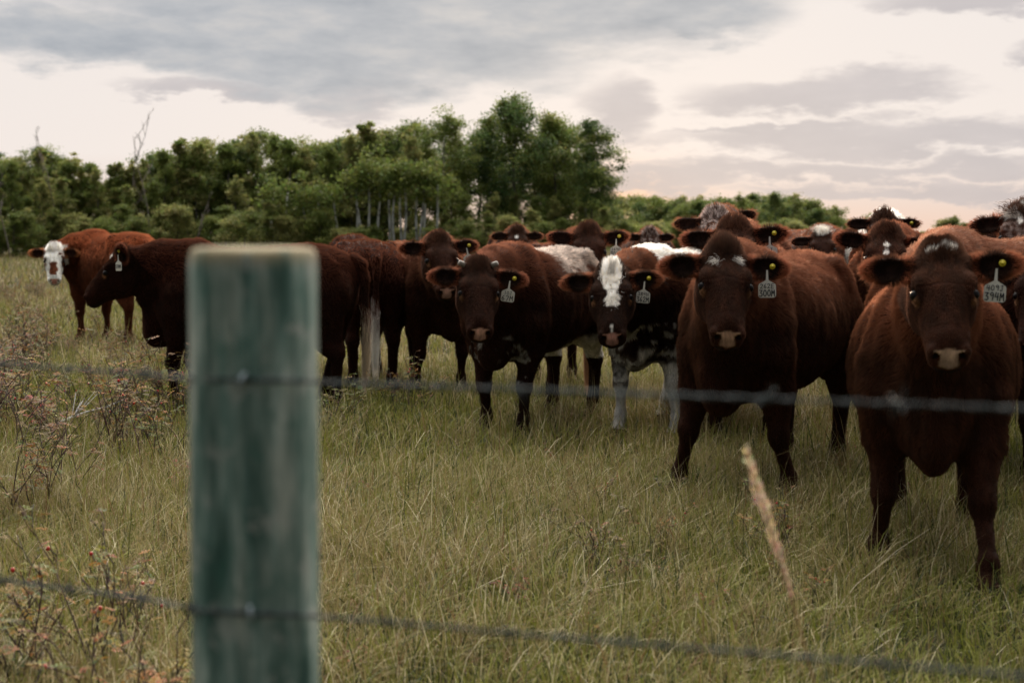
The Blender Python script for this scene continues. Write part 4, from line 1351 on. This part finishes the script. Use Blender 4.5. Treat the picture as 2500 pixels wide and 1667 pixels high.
# rows behind and inside
for i in range(26):
    px = -120 + i * 61 + rr_.uniform(-14, 14)
    base = np.interp(px, [-100, 300, 600, 900, 1100, 1300, 1480], [410, 430, 395, 365, 345, 330, 400])
    put(fulls if i % 2 else aspens, i, px, rr_.uniform(93, 99), base + rr_.uniform(5, 40), 'tree inside the wood', 'tree', 'trees inside the wood', 10.6 if i % 2 else 11.4, None, 1.7)
for i in range(30):
    px = -100 + i * 52 + rr_.uniform(-15, 15)
    base = np.interp(px, [-100, 300, 600, 900, 1200, 1480], [450, 440, 430, 440, 450, 470])
    if 830 < px < 1070: continue
    put(spires, i, px, rr_.uniform(84, 88), base + rr_.uniform(-20, 35), 'narrow young poplar before the wood', 'tree', SP, 6.8, None, 1.25)
for i in range(36):
    px = -110 + i * 45 + rr_.uniform(-15, 15)
    if i % 2 and not 820 < px < 1090:
        put(spires, i, px, rr_.uniform(81, 84), rr_.uniform(490, 535), 'slender pale young poplar among the willow bushes', 'tree', 'small pale poplars among the willow bushes', 6.8, None, 1.7); continue
    put(bushes, i, px, rr_.uniform(80, 84), rr_.uniform(548, 562) if 820 < px < 1090 else rr_.uniform(505, 545), 'pale willow bush at the wood edge', 'bush', BU, 3.4, None, 1.2)
for i in range(26):
    px = -110 + i * 44 + rr_.uniform(-16, 16)
    base = np.interp(px, [-110, 40, 90, 185, 285, 330, 425, 490, 555, 640, 745, 868, 945, 1005], [372, 382, 365, 385, 400, 402, 345, 348, 348, 328, 350, 332, 322, 306])
    put(spires, i, px, rr_.uniform(86, 90), base + rr_.uniform(-12, 26), 'feathery poplar top in the wood', 'tree', 'feathery poplar tops of the wood', 6.8, None, .95)
# slim white trunks in front of the dark wood
mbw = None
for i, (px, top, ln) in enumerate([(778, 470, .01), (820, 480, .0), (905, 410, -.02), (945, 440, .03), (988, 420, .0), (1012, 440, .035), (1028, 435, .01), (1055, 450, .05), (750, 500, -.04), (700, 470, .02), (668, 480, 0), (868, 430, .01), (885, 450, -.03), (925, 430, .0), (965, 450, -.01), (975, 430, .02), (1040, 460, -.02)]):
    d = 82.5
    h = CAM_H + (HOR - top) * d / F_PX
    mb = MB(); n = 7
    ph = rr_.random() * 6
    path = [(ln * h * 2 * t + .10 * math.sin(ph + t * 5), 0, h * t - .05) for t in [k / n for k in range(n + 1)]]
    mb.tube(path, [.092 * (1 - .45 * k / n) for k in range(n + 1)], 7, (.60, .59, .56))
    rt = np.random.default_rng(300 + i)
    o = mb.build('slim_aspen_tree', M_BARK)
    cs = [np.array(path[-1]) + rt.normal(0, .45, 3) for _ in range(14)]
    V_, Q, C = leaf_cloud(cs, [.42] * 14, 45, .10, [G_MID[j % 3] for j in range(14)], rt)
    mesh_np('crown', V_, quads=Q, mat=M_LEAF, parent=o, smooth=False, col=C)
    o.location = (gx(px, d), d, 0)
    tag(o, 'slim aspen with bare white trunk, %s, above %s' % (('straight', 'leaning right')[ln > .015] if ln > -.015 else 'leaning left', near(px)), 'tree', 'slim white trunks at the wood edge')
# dead tree
def dead_tree(px, d, top, seed, label):
    r = random.Random(seed)
    mb = MB()
    h = CAM_H + (HOR - top) * d / F_PX
    def branch(p, dr, L_, rad, depth):
        pts = [Vector(p)]; dd = Vector(dr).normalized()
        n = 5
        for i in range(n):
            dd = (dd + Vector((r.uniform(-.2, .2), r.uniform(-.2, .2), r.uniform(-.06, .18)))).normalized()
            pts.append(pts[-1] + dd * L_ / n)
        mb.tube(pts, [rad * (1 - .8 * i / n) + .008 for i in range(n + 1)], 5, (.17, .14, .12))
        if depth:
            for i in range(2, n + 1):
                if r.random() < .8:
                    a = r.uniform(0, 6.28)
                    nd = (dd + Vector((math.cos(a), math.sin(a), .35)) * r.uniform(.6, 1.1)).normalized()
                    branch(pts[i], nd, L_ * r.uniform(.16, .34), rad * .4, depth - 1)
    branch((0, 0, -.1), (0, 0, 1), h * .97, .032, 3)
    o = mb.build('dead_tree', M_BARK_D)
    o.location = (gx(px, d), d, 0)
    tag(o, label, 'tree')
M_BARK_D = simple_mat('dead_wood', None, 0.85)
dead_tree(372, 84, 300, 3, 'bare dead tree with forked twigs standing above the young poplars')
dead_tree(325, 86, 325, 8, 'smaller bare dead tree beside the forked one')
dead_tree(150, 85, 355, 12, 'leafless snag near the open left end of the wood')
dead_tree(480, 79.5, 480, 15, 'short grey dead tree in front of the willow bushes')
dead_tree(25, 80, 430, 18, 'leaning leafless trunk at the far left end of the wood')
# far hedge to the right
for i in range(24):
    px = 1490 + i * 24 + rr_.uniform(-8, 8)
    base = np.interp(px, [1480, 1560, 1700, 1790, 1850, 1900, 1960, 2030, 2060], [484, 488, 492, 492, 478, 484, 488, 512, 535])
    put(bushes if i % 3 else fulls, i, px, rr_.uniform(165, 180), base + rr_.uniform(-8, 14), 'bushy tree of the distant hedge', 'tree', 'trees of the distant hedge', 3.4 if i % 3 else 10.6, None, 1.3)
put(fulls, 0, 1893, 160, 470, 'highest round tree of the distant hedge', 'tree', 'trees of the distant hedge', 10.6)
put(aspens, 1, 1806, 160, 476, 'thin open tree of the distant hedge, sky through its crown', 'tree', 'trees of the distant hedge', 11.4)
for i in range(16):
    px = 1500 + i * 30 + rr_.uniform(-10, 10)
    put(bushes, i, px, rr_.uniform(120, 140), rr_.uniform(535, 556), 'low pale bush before the distant hedge', 'bush', 'low bushes in front of the distant hedge', 3.4, None, 1.5)
for i, (px, top) in enumerate([(2080, 538), (2135, 526), (2180, 543), (2310, 538), (2335, 532), (2350, 545), (2440, 556), (2510, 552)]):
    put(bushes, i, px, 230, top, 'isolated far bush on the horizon', 'bush', 'isolated bushes on the horizon', 3.4, None, 1.2)
for i in range(44):
    put(bushes, i, 1350 + i * 30 + rr_.uniform(-10, 10), 300 + rr_.uniform(-10, 10), rr_.uniform(561, 567), 'tiny bush on the horizon line', 'bush', 'low line of bushes on the horizon', 3.4, None, 3.0)
# ================================================================== wild rose shrubs
M_ROSE = leaf_mat('rose_leaves', 0.30, 0.5)
M_TWIG = simple_mat('twig_bark', None, 0.8)
M_HIP = simple_mat('rose_hip', (.45, .012, .010), 0.3)
AUT = {'rust': [(.30, .11, .022), (.32, .17, .05), (.16, .075, .025), (.24, .19, .06), (.13, .13, .03)],
       'gold': [(.34, .21, .035), (.22, .19, .045), (.30, .13, .04), (.12, .13, .035)],
       'tan': [(.28, .18, .06), (.20, .11, .03), (.14, .09, .03), (.12, .12, .03)],
       'red': [(.33, .05, .035), (.40, .10, .07), (.22, .04, .03)],
       'green': [(.085, .115, .030), (.12, .14, .04), (.20, .18, .05)]}

def rose(seed, H, tone, nst=6, leafn=1.0, hips=2, lsize=.0145):
    r = random.Random(seed)
    st = MB(); lv = MB(); hipm = []
    bark = (.060, .035, .030) if tone != 'grey' else (.25, .23, .21)
    cols = AUT[tone]
    def leafet(p, axis, side, s, c):
        axis = axis.normalized(); side = side.normalized()
        n = axis.cross(side)
        lv.add([p, p + axis * s * .5 + side * s * .36 + n * s * .08, p + axis * s * 1.1, p + axis * s * .5 - side * s * .36 + n * s * .08], [(0, 1, 2, 3)], [], c)
    def pinnate(p, d):
        d = d.normalized()
        s = lsize * r.uniform(.7, 1.3); c0 = r.choice(cols); c = tuple(v * r.uniform(.7, 1.3) for v in c0)
        side = d.cross(Vector((r.uniform(-.4, .4), r.uniform(-.4, .4), 1))).normalized()
        drop = Vector((0, 0, -r.uniform(.1, .9)))
        q = p
        for k in range(3):
            q = q + (d + drop * k * .4).normalized() * s * .9
            for sg in (1, -1):
                leafet(q, (d * .5 + side * sg + drop * .3), d, s, c)
        leafet(q, d + drop, side, s * 1.1, c)
    def stem(p, d, L_, rad, depth):
        pts = [Vector(p)]; dd = Vector(d).normalized(); n = 6
        for i in range(n):
            dd = (dd + Vector((r.uniform(-.2, .2), r.uniform(-.2, .2), r.uniform(-.08, .12)))).normalized()
            pts.append(pts[-1] + dd * L_ / n)
        st.tube(pts, [max(.0016, rad * (1 - .7 * i / n)) for i in range(n + 1)], 5, tuple(v * r.uniform(.7, 1.4) for v in bark))
        for i in range(2, n + 1):
            if depth and r.random() < .42:
                a = r.uniform(0, 6.28)
                stem(pts[i], dd + Vector((math.cos(a), math.sin(a), .25)) * r.uniform(.7, 1.2), L_ * r.uniform(.3, .55), rad * .55, depth - 1)
            for _ in range(1 if depth else 2):
                if r.random() < .28 * leafn:
                    a = r.uniform(0, 6.28)
                    pinnate(pts[i], Vector((math.cos(a), math.sin(a), r.uniform(-.2, .5))))
        if depth == 0 and r.random() < .25 and len(hipm) < hips: hipm.append(pts[-1])
    for i in range(nst):
        a = r.uniform(0, 6.28)
        stem((r.uniform(-.1, .1), r.uniform(-.1, .1), -.02), (math.cos(a) * .28, math.sin(a) * .28, 1), H * r.uniform(.6, 1.05), .0045, 2)
    o = st.build('rose_shrub', M_TWIG)
    if lv.v: lv.build('leaves', M_ROSE, o, smooth=False)
    for hpz in hipm:
        mb = MB(); mb.tube([hpz + Vector((0, 0, .002)), hpz, hpz - Vector((0, 0, .005)), hpz - Vector((0, 0, .010)), hpz - Vector((0, 0, .013))], [.0015, .005, .0072, .005, .001], 8)
        mb.build('rose_hip', M_HIP, o)
    return o

def rose_set(tone, k, H, label, group, **kw):
    return [(rose(seed=hash((tone, i)) % 1000 if False else (i * 17 + len(tone) * 31 + k), H=H, tone=tone, **kw)) for i in range(k)], label, group

KINDS = {}
for tone, k, H, kw in (('rust', 3, .48, {}), ('gold', 3, .42, {}), ('tan', 3, .46, {}), ('red', 2, .32, dict(nst=3)), ('green', 2, .30, dict(nst=4, hips=0))):
    KINDS[tone] = [rose(i * 17 + len(tone) * 31 + k, H, tone, **kw) for i in range(k)]
LAB = {'rust': 'rusty-leaved wild rose shrub among the grass', 'gold': 'olive-leaved wild rose shrub among the grass',
       'tan': 'tan-leaved wild rose shrub among the grass', 'red': 'small red-leaved rose sprig in the grass', 'green': 'small green-leaved rose sprig in the grass'}
GRP = {k: v.replace('wild rose shrub', 'wild rose shrubs').replace('small', 'small').replace('sprig', 'sprigs') for k, v in LAB.items()}
usedr = set()
def put_rose(tone, i, px, d, sc, zone='open grass before the herd'):
    pr = KINDS[tone][i % len(KINDS[tone])]
    if pr.name in usedr:
        o = pr.copy(); COL.objects.link(o)
        for ch in pr.children:
            c = ch.copy(); COL.objects.link(c); c.parent = o
    else:
        o = pr; usedr.add(pr.name)
    o.location = (gx(px, d), d, 0); o.rotation_euler = (0, 0, rs_.uniform(0, 6.28)); o.scale = (sc, sc, sc * rs_.uniform(.85, 1.15))
    if 'thicket' in zone:
        zone = 'thicket left of the post, ' + ('far' if d > 14.5 else 'middle' if d > 11 else 'near') + ' part, ' + ('left edge' if px < 120 else 'centre' if px < 300 else 'post side')
    g0 = zone.split(',')[0]
    return tag(o, LAB[tone].replace('among the grass', 'in the ' + zone).replace('in the grass', 'in the ' + zone), 'shrub', GRP[tone].replace('among the grass', 'in the ' + g0).replace('in the grass', 'in the ' + g0))
rs_ = random.Random(21)
def pick(*w): return rs_.choices(['rust', 'gold', 'tan', 'red', 'green'], weights=w)[0]
for i in range(80):                       # the thicket on the left, ten metres out
    y = rs_.uniform(0, 1) ** .9
    d = 8.2 + 9.5 * y
    px = rs_.uniform(-60, 470 if d < 14 else 420)
    put_rose(pick(3.0, 2.4, 4.6, .3, 1.0), i, px, d, rs_.uniform(.75, 1.2) * (.5 if d > 12 and px > 130 else 1), 'thicket left of the post')
for i in range(46):                        # thinning out towards the trees
    put_rose(pick(3, 1, 4, .2, .3), i, rs_.uniform(-80, 420), rs_.uniform(18, 36), rs_.uniform(.5, .9), 'far grass before the wood')
for i in range(7):                        # bottom left, close
    d = rs_.uniform(3.3, 4.5)
    put_rose(pick(2, 2.5, 1.5, 2, .8), i, rs_.uniform(-40, 415), d, rs_.uniform(.70, .98), 'grass under the lower wire')
for i in range(44):                        # sprigs through the open grass
    d = rs_.uniform(4.4, 11)
    put_rose(pick(1.2, 1.2, 1.2, 2, 2), i, rs_.uniform(800, 2520), d, rs_.uniform(.25, .45))
for i, (px, d, sc, tn) in enumerate([(800, 9.6, 1.15, 'green'), (830, 9.9, 1.1, 'green'), (1010, 10.4, .9, 'gold'), (965, 10.8, .8, 'gold'), (1670, 6.9, .6, 'green'), (1440, 5.6, .6, 'tan'), (1750, 4.9, .45, 'red'), (845, 4.2, .4, 'red'), (1900, 5.7, .6, 'gold'),
                                     (430, 7.2, .55, 'red'), (455, 7.5, .6, 'red'), (390, 7.8, .9, 'rust'), (60, 6.6, 1.0, 'rust'), (140, 6.9, .9, 'tan')]):
    put_rose(tn, i, px, d, sc)

# fallen sticks
def stick(pts, r0, label, col=(.30, .28, .26), twigs=3, seed=1):
    r = random.Random(seed); mb = MB()
    P_ = [Vector(p) for p in pts]
    mb.tube(P_, [r0 * (1 - .7 * i / (len(P_) - 1)) for i in range(len(P_))], 7, col)
    for k in range(twigs):
        i = r.randrange(1, len(P_) - 1)
        a = P_[i]; dr = (P_[i + 1] - P_[i]).normalized() + Vector((r.uniform(-.5, .5), r.uniform(-.5, .5), r.uniform(.1, .7)))
        mb.tube([a, a + dr * .08, a + dr * .17 + Vector((0, 0, .02))], [r0 * .4, r0 * .3, .001], 5, col)
    o = mb.build('fallen_branch', M_TWIG)
    return tag(o, label, 'branch')
stick([(gx(118, 9.2), 9.2, .10), (gx(170, 9.3), 9.35, .15), (gx(215, 9.5), 9.5, .17), (gx(262, 9.6), 9.6, .19), (gx(305, 9.8), 9.8, .22)], .011, 'grey weathered branch lying over the rusty shrubs left of the post', (.38, .37, .36), 5, 4)
stick([(gx(1875, 4.6), 4.75, .06), (gx(1960, 4.6), 4.7, .05), (gx(2050, 4.6), 4.65, .045), (gx(2130, 4.6), 4.6, .03)], .005, 'thin dark twig lying in the grass below the cow tagged 394M', (.05, .04, .04), 1, 6)
stick([(gx(2010, 4.7), 4.7, .04), (gx(2080, 5.0), 4.95, .12), (gx(2170, 5.2), 5.1, .21), (gx(2230, 5.4), 5.2, .27)], .0019, 'long pale dry stem leaning up towards the legs of the cow tagged 394M', (.45, .38, .27), 0, 7)
stick([(gx(1640, 4.5), 4.5, .03), (gx(1760, 4.5), 4.45, .05), (gx(1880, 4.5), 4.4, .03)], .003, 'pale dry stem lying flat in the grass beside a red sprig', (.45, .38, .27), 0, 8)

# ================================================================== tall dry plume close to the lens
M_PLUME = leaf_mat('dry_plume', .5, .7)
r = random.Random(77)
d0 = 2.3
base = Vector((pt(2150, 2400, d0).x, d0, 0.0)); top = pt(1822, 1100, d0)
stm = MB()
pts = []
for i in range(13):
    t = i / 12
    p = base.lerp(top, t) + Vector((.03 * math.sin(t * 3.1), .02 * math.sin(t * 2), 0))
    pts.append(p)
stm.tube(pts, [.0032 - .0022 * i / 12 for i in range(13)], 6, (.42, .28, .17))
plume = stm.build('dry_grass_stalk', M_PLUME)
tag(plume, 'tall dry grass stalk with a tan seed plume, blurred before the herd', 'grass stalk')
hd_ = MB()
for k in range(520):
    t = 1 - .25 * r.random() ** .8
    j = t * 12; i = min(int(j), 11); p = pts[i].lerp(pts[i + 1], j - i)
    u = (1 - t) / .25
    wv = (.0125 * math.sin(min(1, u * 1.15 + .08) * math.pi) ** .8) * (.25 + .75 * abs(math.sin(u * 11 + 1)))
    a = r.uniform(0, 6.28); e = p + Vector((math.cos(a) * wv, math.sin(a) * wv, -.004)) * r.uniform(.1, 1) ** 1.5
    dr = Vector((math.cos(a) * .4, math.sin(a) * .4, 1)).normalized(); sd_ = dr.cross(Vector((r.uniform(-1, 1), r.uniform(-1, 1), .2))).normalized()
    s = r.uniform(.004, .007); c = tuple(v * r.uniform(.75, 1.25) for v in (.62, .48, .35))
    hd_.add([e, e + dr * s + sd_ * s * .25, e + dr * s * 2.2, e + dr * s - sd_ * s * .25], [(0, 1, 2, 3)], [], c)
hd_.build('seed_plume', M_PLUME, plume, smooth=False)

# ================================================================== fence post and wires
m_, t_, o_ = mat_new('treated_wood')
tcn = t_.new('ShaderNodeTexCoord')
mp = t_.new('ShaderNodeMapping'); mp.inputs['Scale'].default_value = (1, 1, .10)
t_.l.new(tcn.outputs['Object'], mp.inputs[0])
g1 = t_.noise(mp.outputs[0], 55, 6, .6)
mp2 = t_.new('ShaderNodeMapping'); mp2.inputs['Scale'].default_value = (1, 1, .15)
t_.l.new(tcn.outputs['Object'], mp2.inputs[0])
g2 = t_.noise(mp2.outputs[0], 30, 4, .65)
g3 = t_.noise(tcn.outputs['Object'], 22, 5, .65)
c = t_.ramp(g2, [(.36, (.055, .125, .103)), (.46, (.150, .240, .205)), (.54, (.28, .36, .315)), (.64, (.56, .59, .52))])
c = t_.mix(t_.smooth(g1, .45, .62), t_.mix(1.0, c, (.62, .64, .62), 'MULTIPLY'), c)
c = t_.mix(t_.m('MULTIPLY', t_.smooth(g3, .56, .66), .55), c, (.040, .130, .100))
c = t_.mix(t_.m('MULTIPLY', t_.smooth(g3, .44, .36), .6), c, (.36, .37, .33))
sx_ = t_.new('ShaderNodeSeparateXYZ'); t_.l.new(tcn.outputs['Object'], sx_.inputs[0])
# moss and weathering on the worn top edge
topm = t_.m('MULTIPLY', t_.smooth(sx_.outputs[2], 1.312, 1.336), t_.m('MULTIPLY', t_.smooth(g2, .30, .50), .9))
c = t_.mix(topm, c, (.26, .20, .10))
p_ = t_.new('ShaderNodeBsdfPrincipled')
t_.l.new(c, p_.inputs['Base Color']); p_.inputs['Roughness'].default_value = .75; p_.inputs['Specular IOR Level'].default_value = .3
bp = t_.new('ShaderNodeBump'); bp.inputs['Strength'].default_value = .8; bp.inputs['Distance'].default_value = .004
t_.l.new(g1, bp.inputs['Height']); t_.l.new(bp.outputs[0], p_.inputs['Normal'])
t_.l.new(p_.outputs[0], o_.inputs[0])
M_POST = m_
m_, t_, o_ = mat_new('galvanised_wire')
tcn = t_.new('ShaderNodeTexCoord')
p_ = t_.new('ShaderNodeBsdfPrincipled')
t_.l.new(t_.ramp(t_.noise(tcn.outputs['Object'], 9, 3), [(.35, (.018, .022, .023)), (.6, (.050, .066, .068))]), p_.inputs['Base Color'])
p_.inputs['Metallic'].default_value = .3; p_.inputs['Roughness'].default_value = .65
t_.l.new(p_.outputs[0], o_.inputs[0])
M_WIRE = m_

PD = 1.50
post_x = pt(621, 1000, PD).x
RP = .0668
def make_post(x, y, top, seed, label):
    r = np.random.default_rng(seed)
    ns, nz = 72, 110
    V_ = []; 
    zs = list(np.linspace(-.3, top - .02, nz)) + [top - .012, top - .006, top - .002, top, top + .001, top + .0015]
    shr = [1] * nz + [.992, .975, .945, .86, .50, .05]
    ph = r.random(ns) 
    groove = np.array([0.0] * ns)
    for _ in range(14):
        c0 = r.integers(ns); groove[c0] -= r.uniform(.0008, .003)
    for z, k in zip(zs, shr):
        for j in range(ns):
            a = 2 * math.pi * j / ns
            rad = RP * (1.03 - .022 * z) + .0016 * math.sin(a * 3 + z * 2 + seed) + .0010 * math.sin(a * 7 + z * 5) + groove[j] * (1 if k > .9 else 0) * (.5 + .5 * math.sin(z * 9 + j))
            V_.append((math.cos(a) * rad * k, math.sin(a) * rad * k, z + (.0009 * math.sin(a * 2 + 1) if k < 1 else 0)))
    Q = []
    for i in range(len(zs) - 1):
        for j in range(ns):
            j2 = (j + 1) % ns
            Q.append((i * ns + j, i * ns + j2, (i + 1) * ns + j2, (i + 1) * ns + j))
    c0 = len(V_); V_.append((0, 0, zs[-1] + .0008))
    T = [((len(zs) - 1) * ns + j, (len(zs) - 1) * ns + (j + 1) % ns, c0) for j in range(ns)]
    o = mesh_np('fence_post', V_, quads=Q, tris=T, mat=M_POST)
    o.location = (x, y, 0)
    return tag(o, label, 'fence post')
post = make_post(post_x, PD, pt(627, 606, PD).z, 3, 'round weathered green-treated wooden fence post carrying both barbed wires')

def wire(name_label, px_rows):
    """px_rows: (px, py, d) points the wire passes; goes on straight outside the picture"""
    P_ = [pt(*q) for q in px_rows]
    a = P_[0] - (P_[1] - P_[0]).normalized() * 3.0; b = P_[-1] + (P_[-1] - P_[-2]).normalized() * 3.0
    P_ = [a] + P_ + [b]
    # resample
    pts = []
    for u, v in zip(P_[:-1], P_[1:]):
        n = max(2, int((v - u).length / .006))
        pts += [u.lerp(v, i / n) for i in range(n)]
    pts.append(P_[-1])
    for _ in range(12):
        pts = [pts[0]] + [(pts[i - 1] + pts[i] * 2 + pts[i + 1]) / 4 for i in range(1, len(pts) - 1)] + [pts[-1]]
    mb = MB()
    s = 0.0
    helix = [[], []]
    for i, p in enumerate(pts):
        t = (pts[min(i + 1, len(pts) - 1)] - pts[max(0, i - 1)]).normalized()
        n1 = t.cross(Vector((0, 0, 1))).normalized(); n2 = t.cross(n1)
        w = s * 2 * math.pi / .055
        for k in (0, 1):
            helix[k].append(p + (n1 * math.cos(w + k * math.pi) + n2 * math.sin(w + k * math.pi)) * .00135)
        if i + 1 < len(pts): s += (pts[i + 1] - p).length
    for k in (0, 1):
        mb.tube(helix[k], [.00135] * len(pts), 6, (1, 1, 1))
    o = mb.build('barbed_wire', M_WIRE)
    tag(o, name_label, 'barbed wire')
    # barbs: short wire wrapped round, four points
    bm = MB()
    co = [Vector((.009 * (j / 18 - .5), .0034 * math.cos(j * 1.05), .0034 * math.sin(j * 1.05))) for j in range(19)]
    bm.tube(co, [.0010] * 19, 6)
    for (a_, b_) in (((-.004, 0, .002), (-.009, .006, .016)), ((.004, 0, -.002), (.008, -.006, -.016)), ((-.003, .002, 0), (-.007, .016, -.008)), ((.003, -.002, 0), (.007, -.016, .007))):
        bm.tube([a_, b_], [.0011, .0003], 6)
    barb = bm.build('barb', M_WIRE, o)
    acc = .05; first = True; step = .125
    L_ = 0
    for i in range(1, len(pts)):
        L_ += (pts[i] - pts[i - 1]).length
        if L_ >= acc:
            acc += step
            if abs(pts[i].x - post_x) < .06 or abs(pts[i].x) > 1.9: continue
            t = (pts[i] - pts[i - 1]).normalized()
            q = t.to_track_quat('X', 'Z').to_matrix().to_4x4() @ Matrix.Rotation(i * .7, 4, 'X')
            c = barb if first else barb.copy()
            if not first: COL.objects.link(c); c.parent = o
            c.matrix_local = Matrix.Translation(pts[i]) @ q
            first = False
    return o
def wrap(px, py):
    x = (px - 621) / F_PX * PD; rw = RP * 1.015 + .0055
    return (px, py, PD - math.sqrt(max(rw * rw - x * x, 0.0)))
fd = PD - RP * 1.0 - .003
wire('upper barbed wire crossing the post, running past the legs of the herd', [(-60, 884, 1.74), (380, 915, 1.56), wrap(456, 922), wrap(475, 924), wrap(500, 926), wrap(560, 927), wrap(627, 928), wrap(690, 930), wrap(740, 931), wrap(768, 932), wrap(784, 933), (1250, 950, 1.42), (1900, 975, 1.32), (2560, 1001, 1.22)])
wire('lower barbed wire crossing the post, sagging across the grass', [(-60, 1408, 1.74), (380, 1465, 1.56), wrap(456, 1482), wrap(475, 1487), wrap(500, 1491), wrap(560, 1495), wrap(627, 1498), wrap(690, 1500), wrap(740, 1502), wrap(768, 1503), wrap(784, 1504), (1250, 1545, 1.42), (1900, 1598, 1.32), (2560, 1655, 1.22)])
# staples
M_STAPLE = simple_mat('staple_steel', (.36, .42, .45), .4, .5)
for (px, py, rz_) in ((590, 928, .3), (612, 1497, -.2)):
    mb = MB()
    pth = [(-.007, .012, -.002), (-.007, -.0045, -.001), (-.0035, -.0075, 0), (.0035, -.0075, 0), (.007, -.0045, .001), (.007, .012, .002)]
    pth = [Vector((p[2] * 1, p[1], p[0])) for p in pth]
    mb.tube(pth, [.0022] * 6, 8)
    st_o = mb.build('staple', M_STAPLE, post)
    w = pt(px, py, fd + .001) - Vector((post_x, PD, 0))
    ang = math.atan2(w.x, -w.y)
    st_o.location = (math.sin(ang) * (RP - .001), -math.cos(ang) * (RP - .001), w.z); st_o.rotation_euler = (0, rz_, ang)
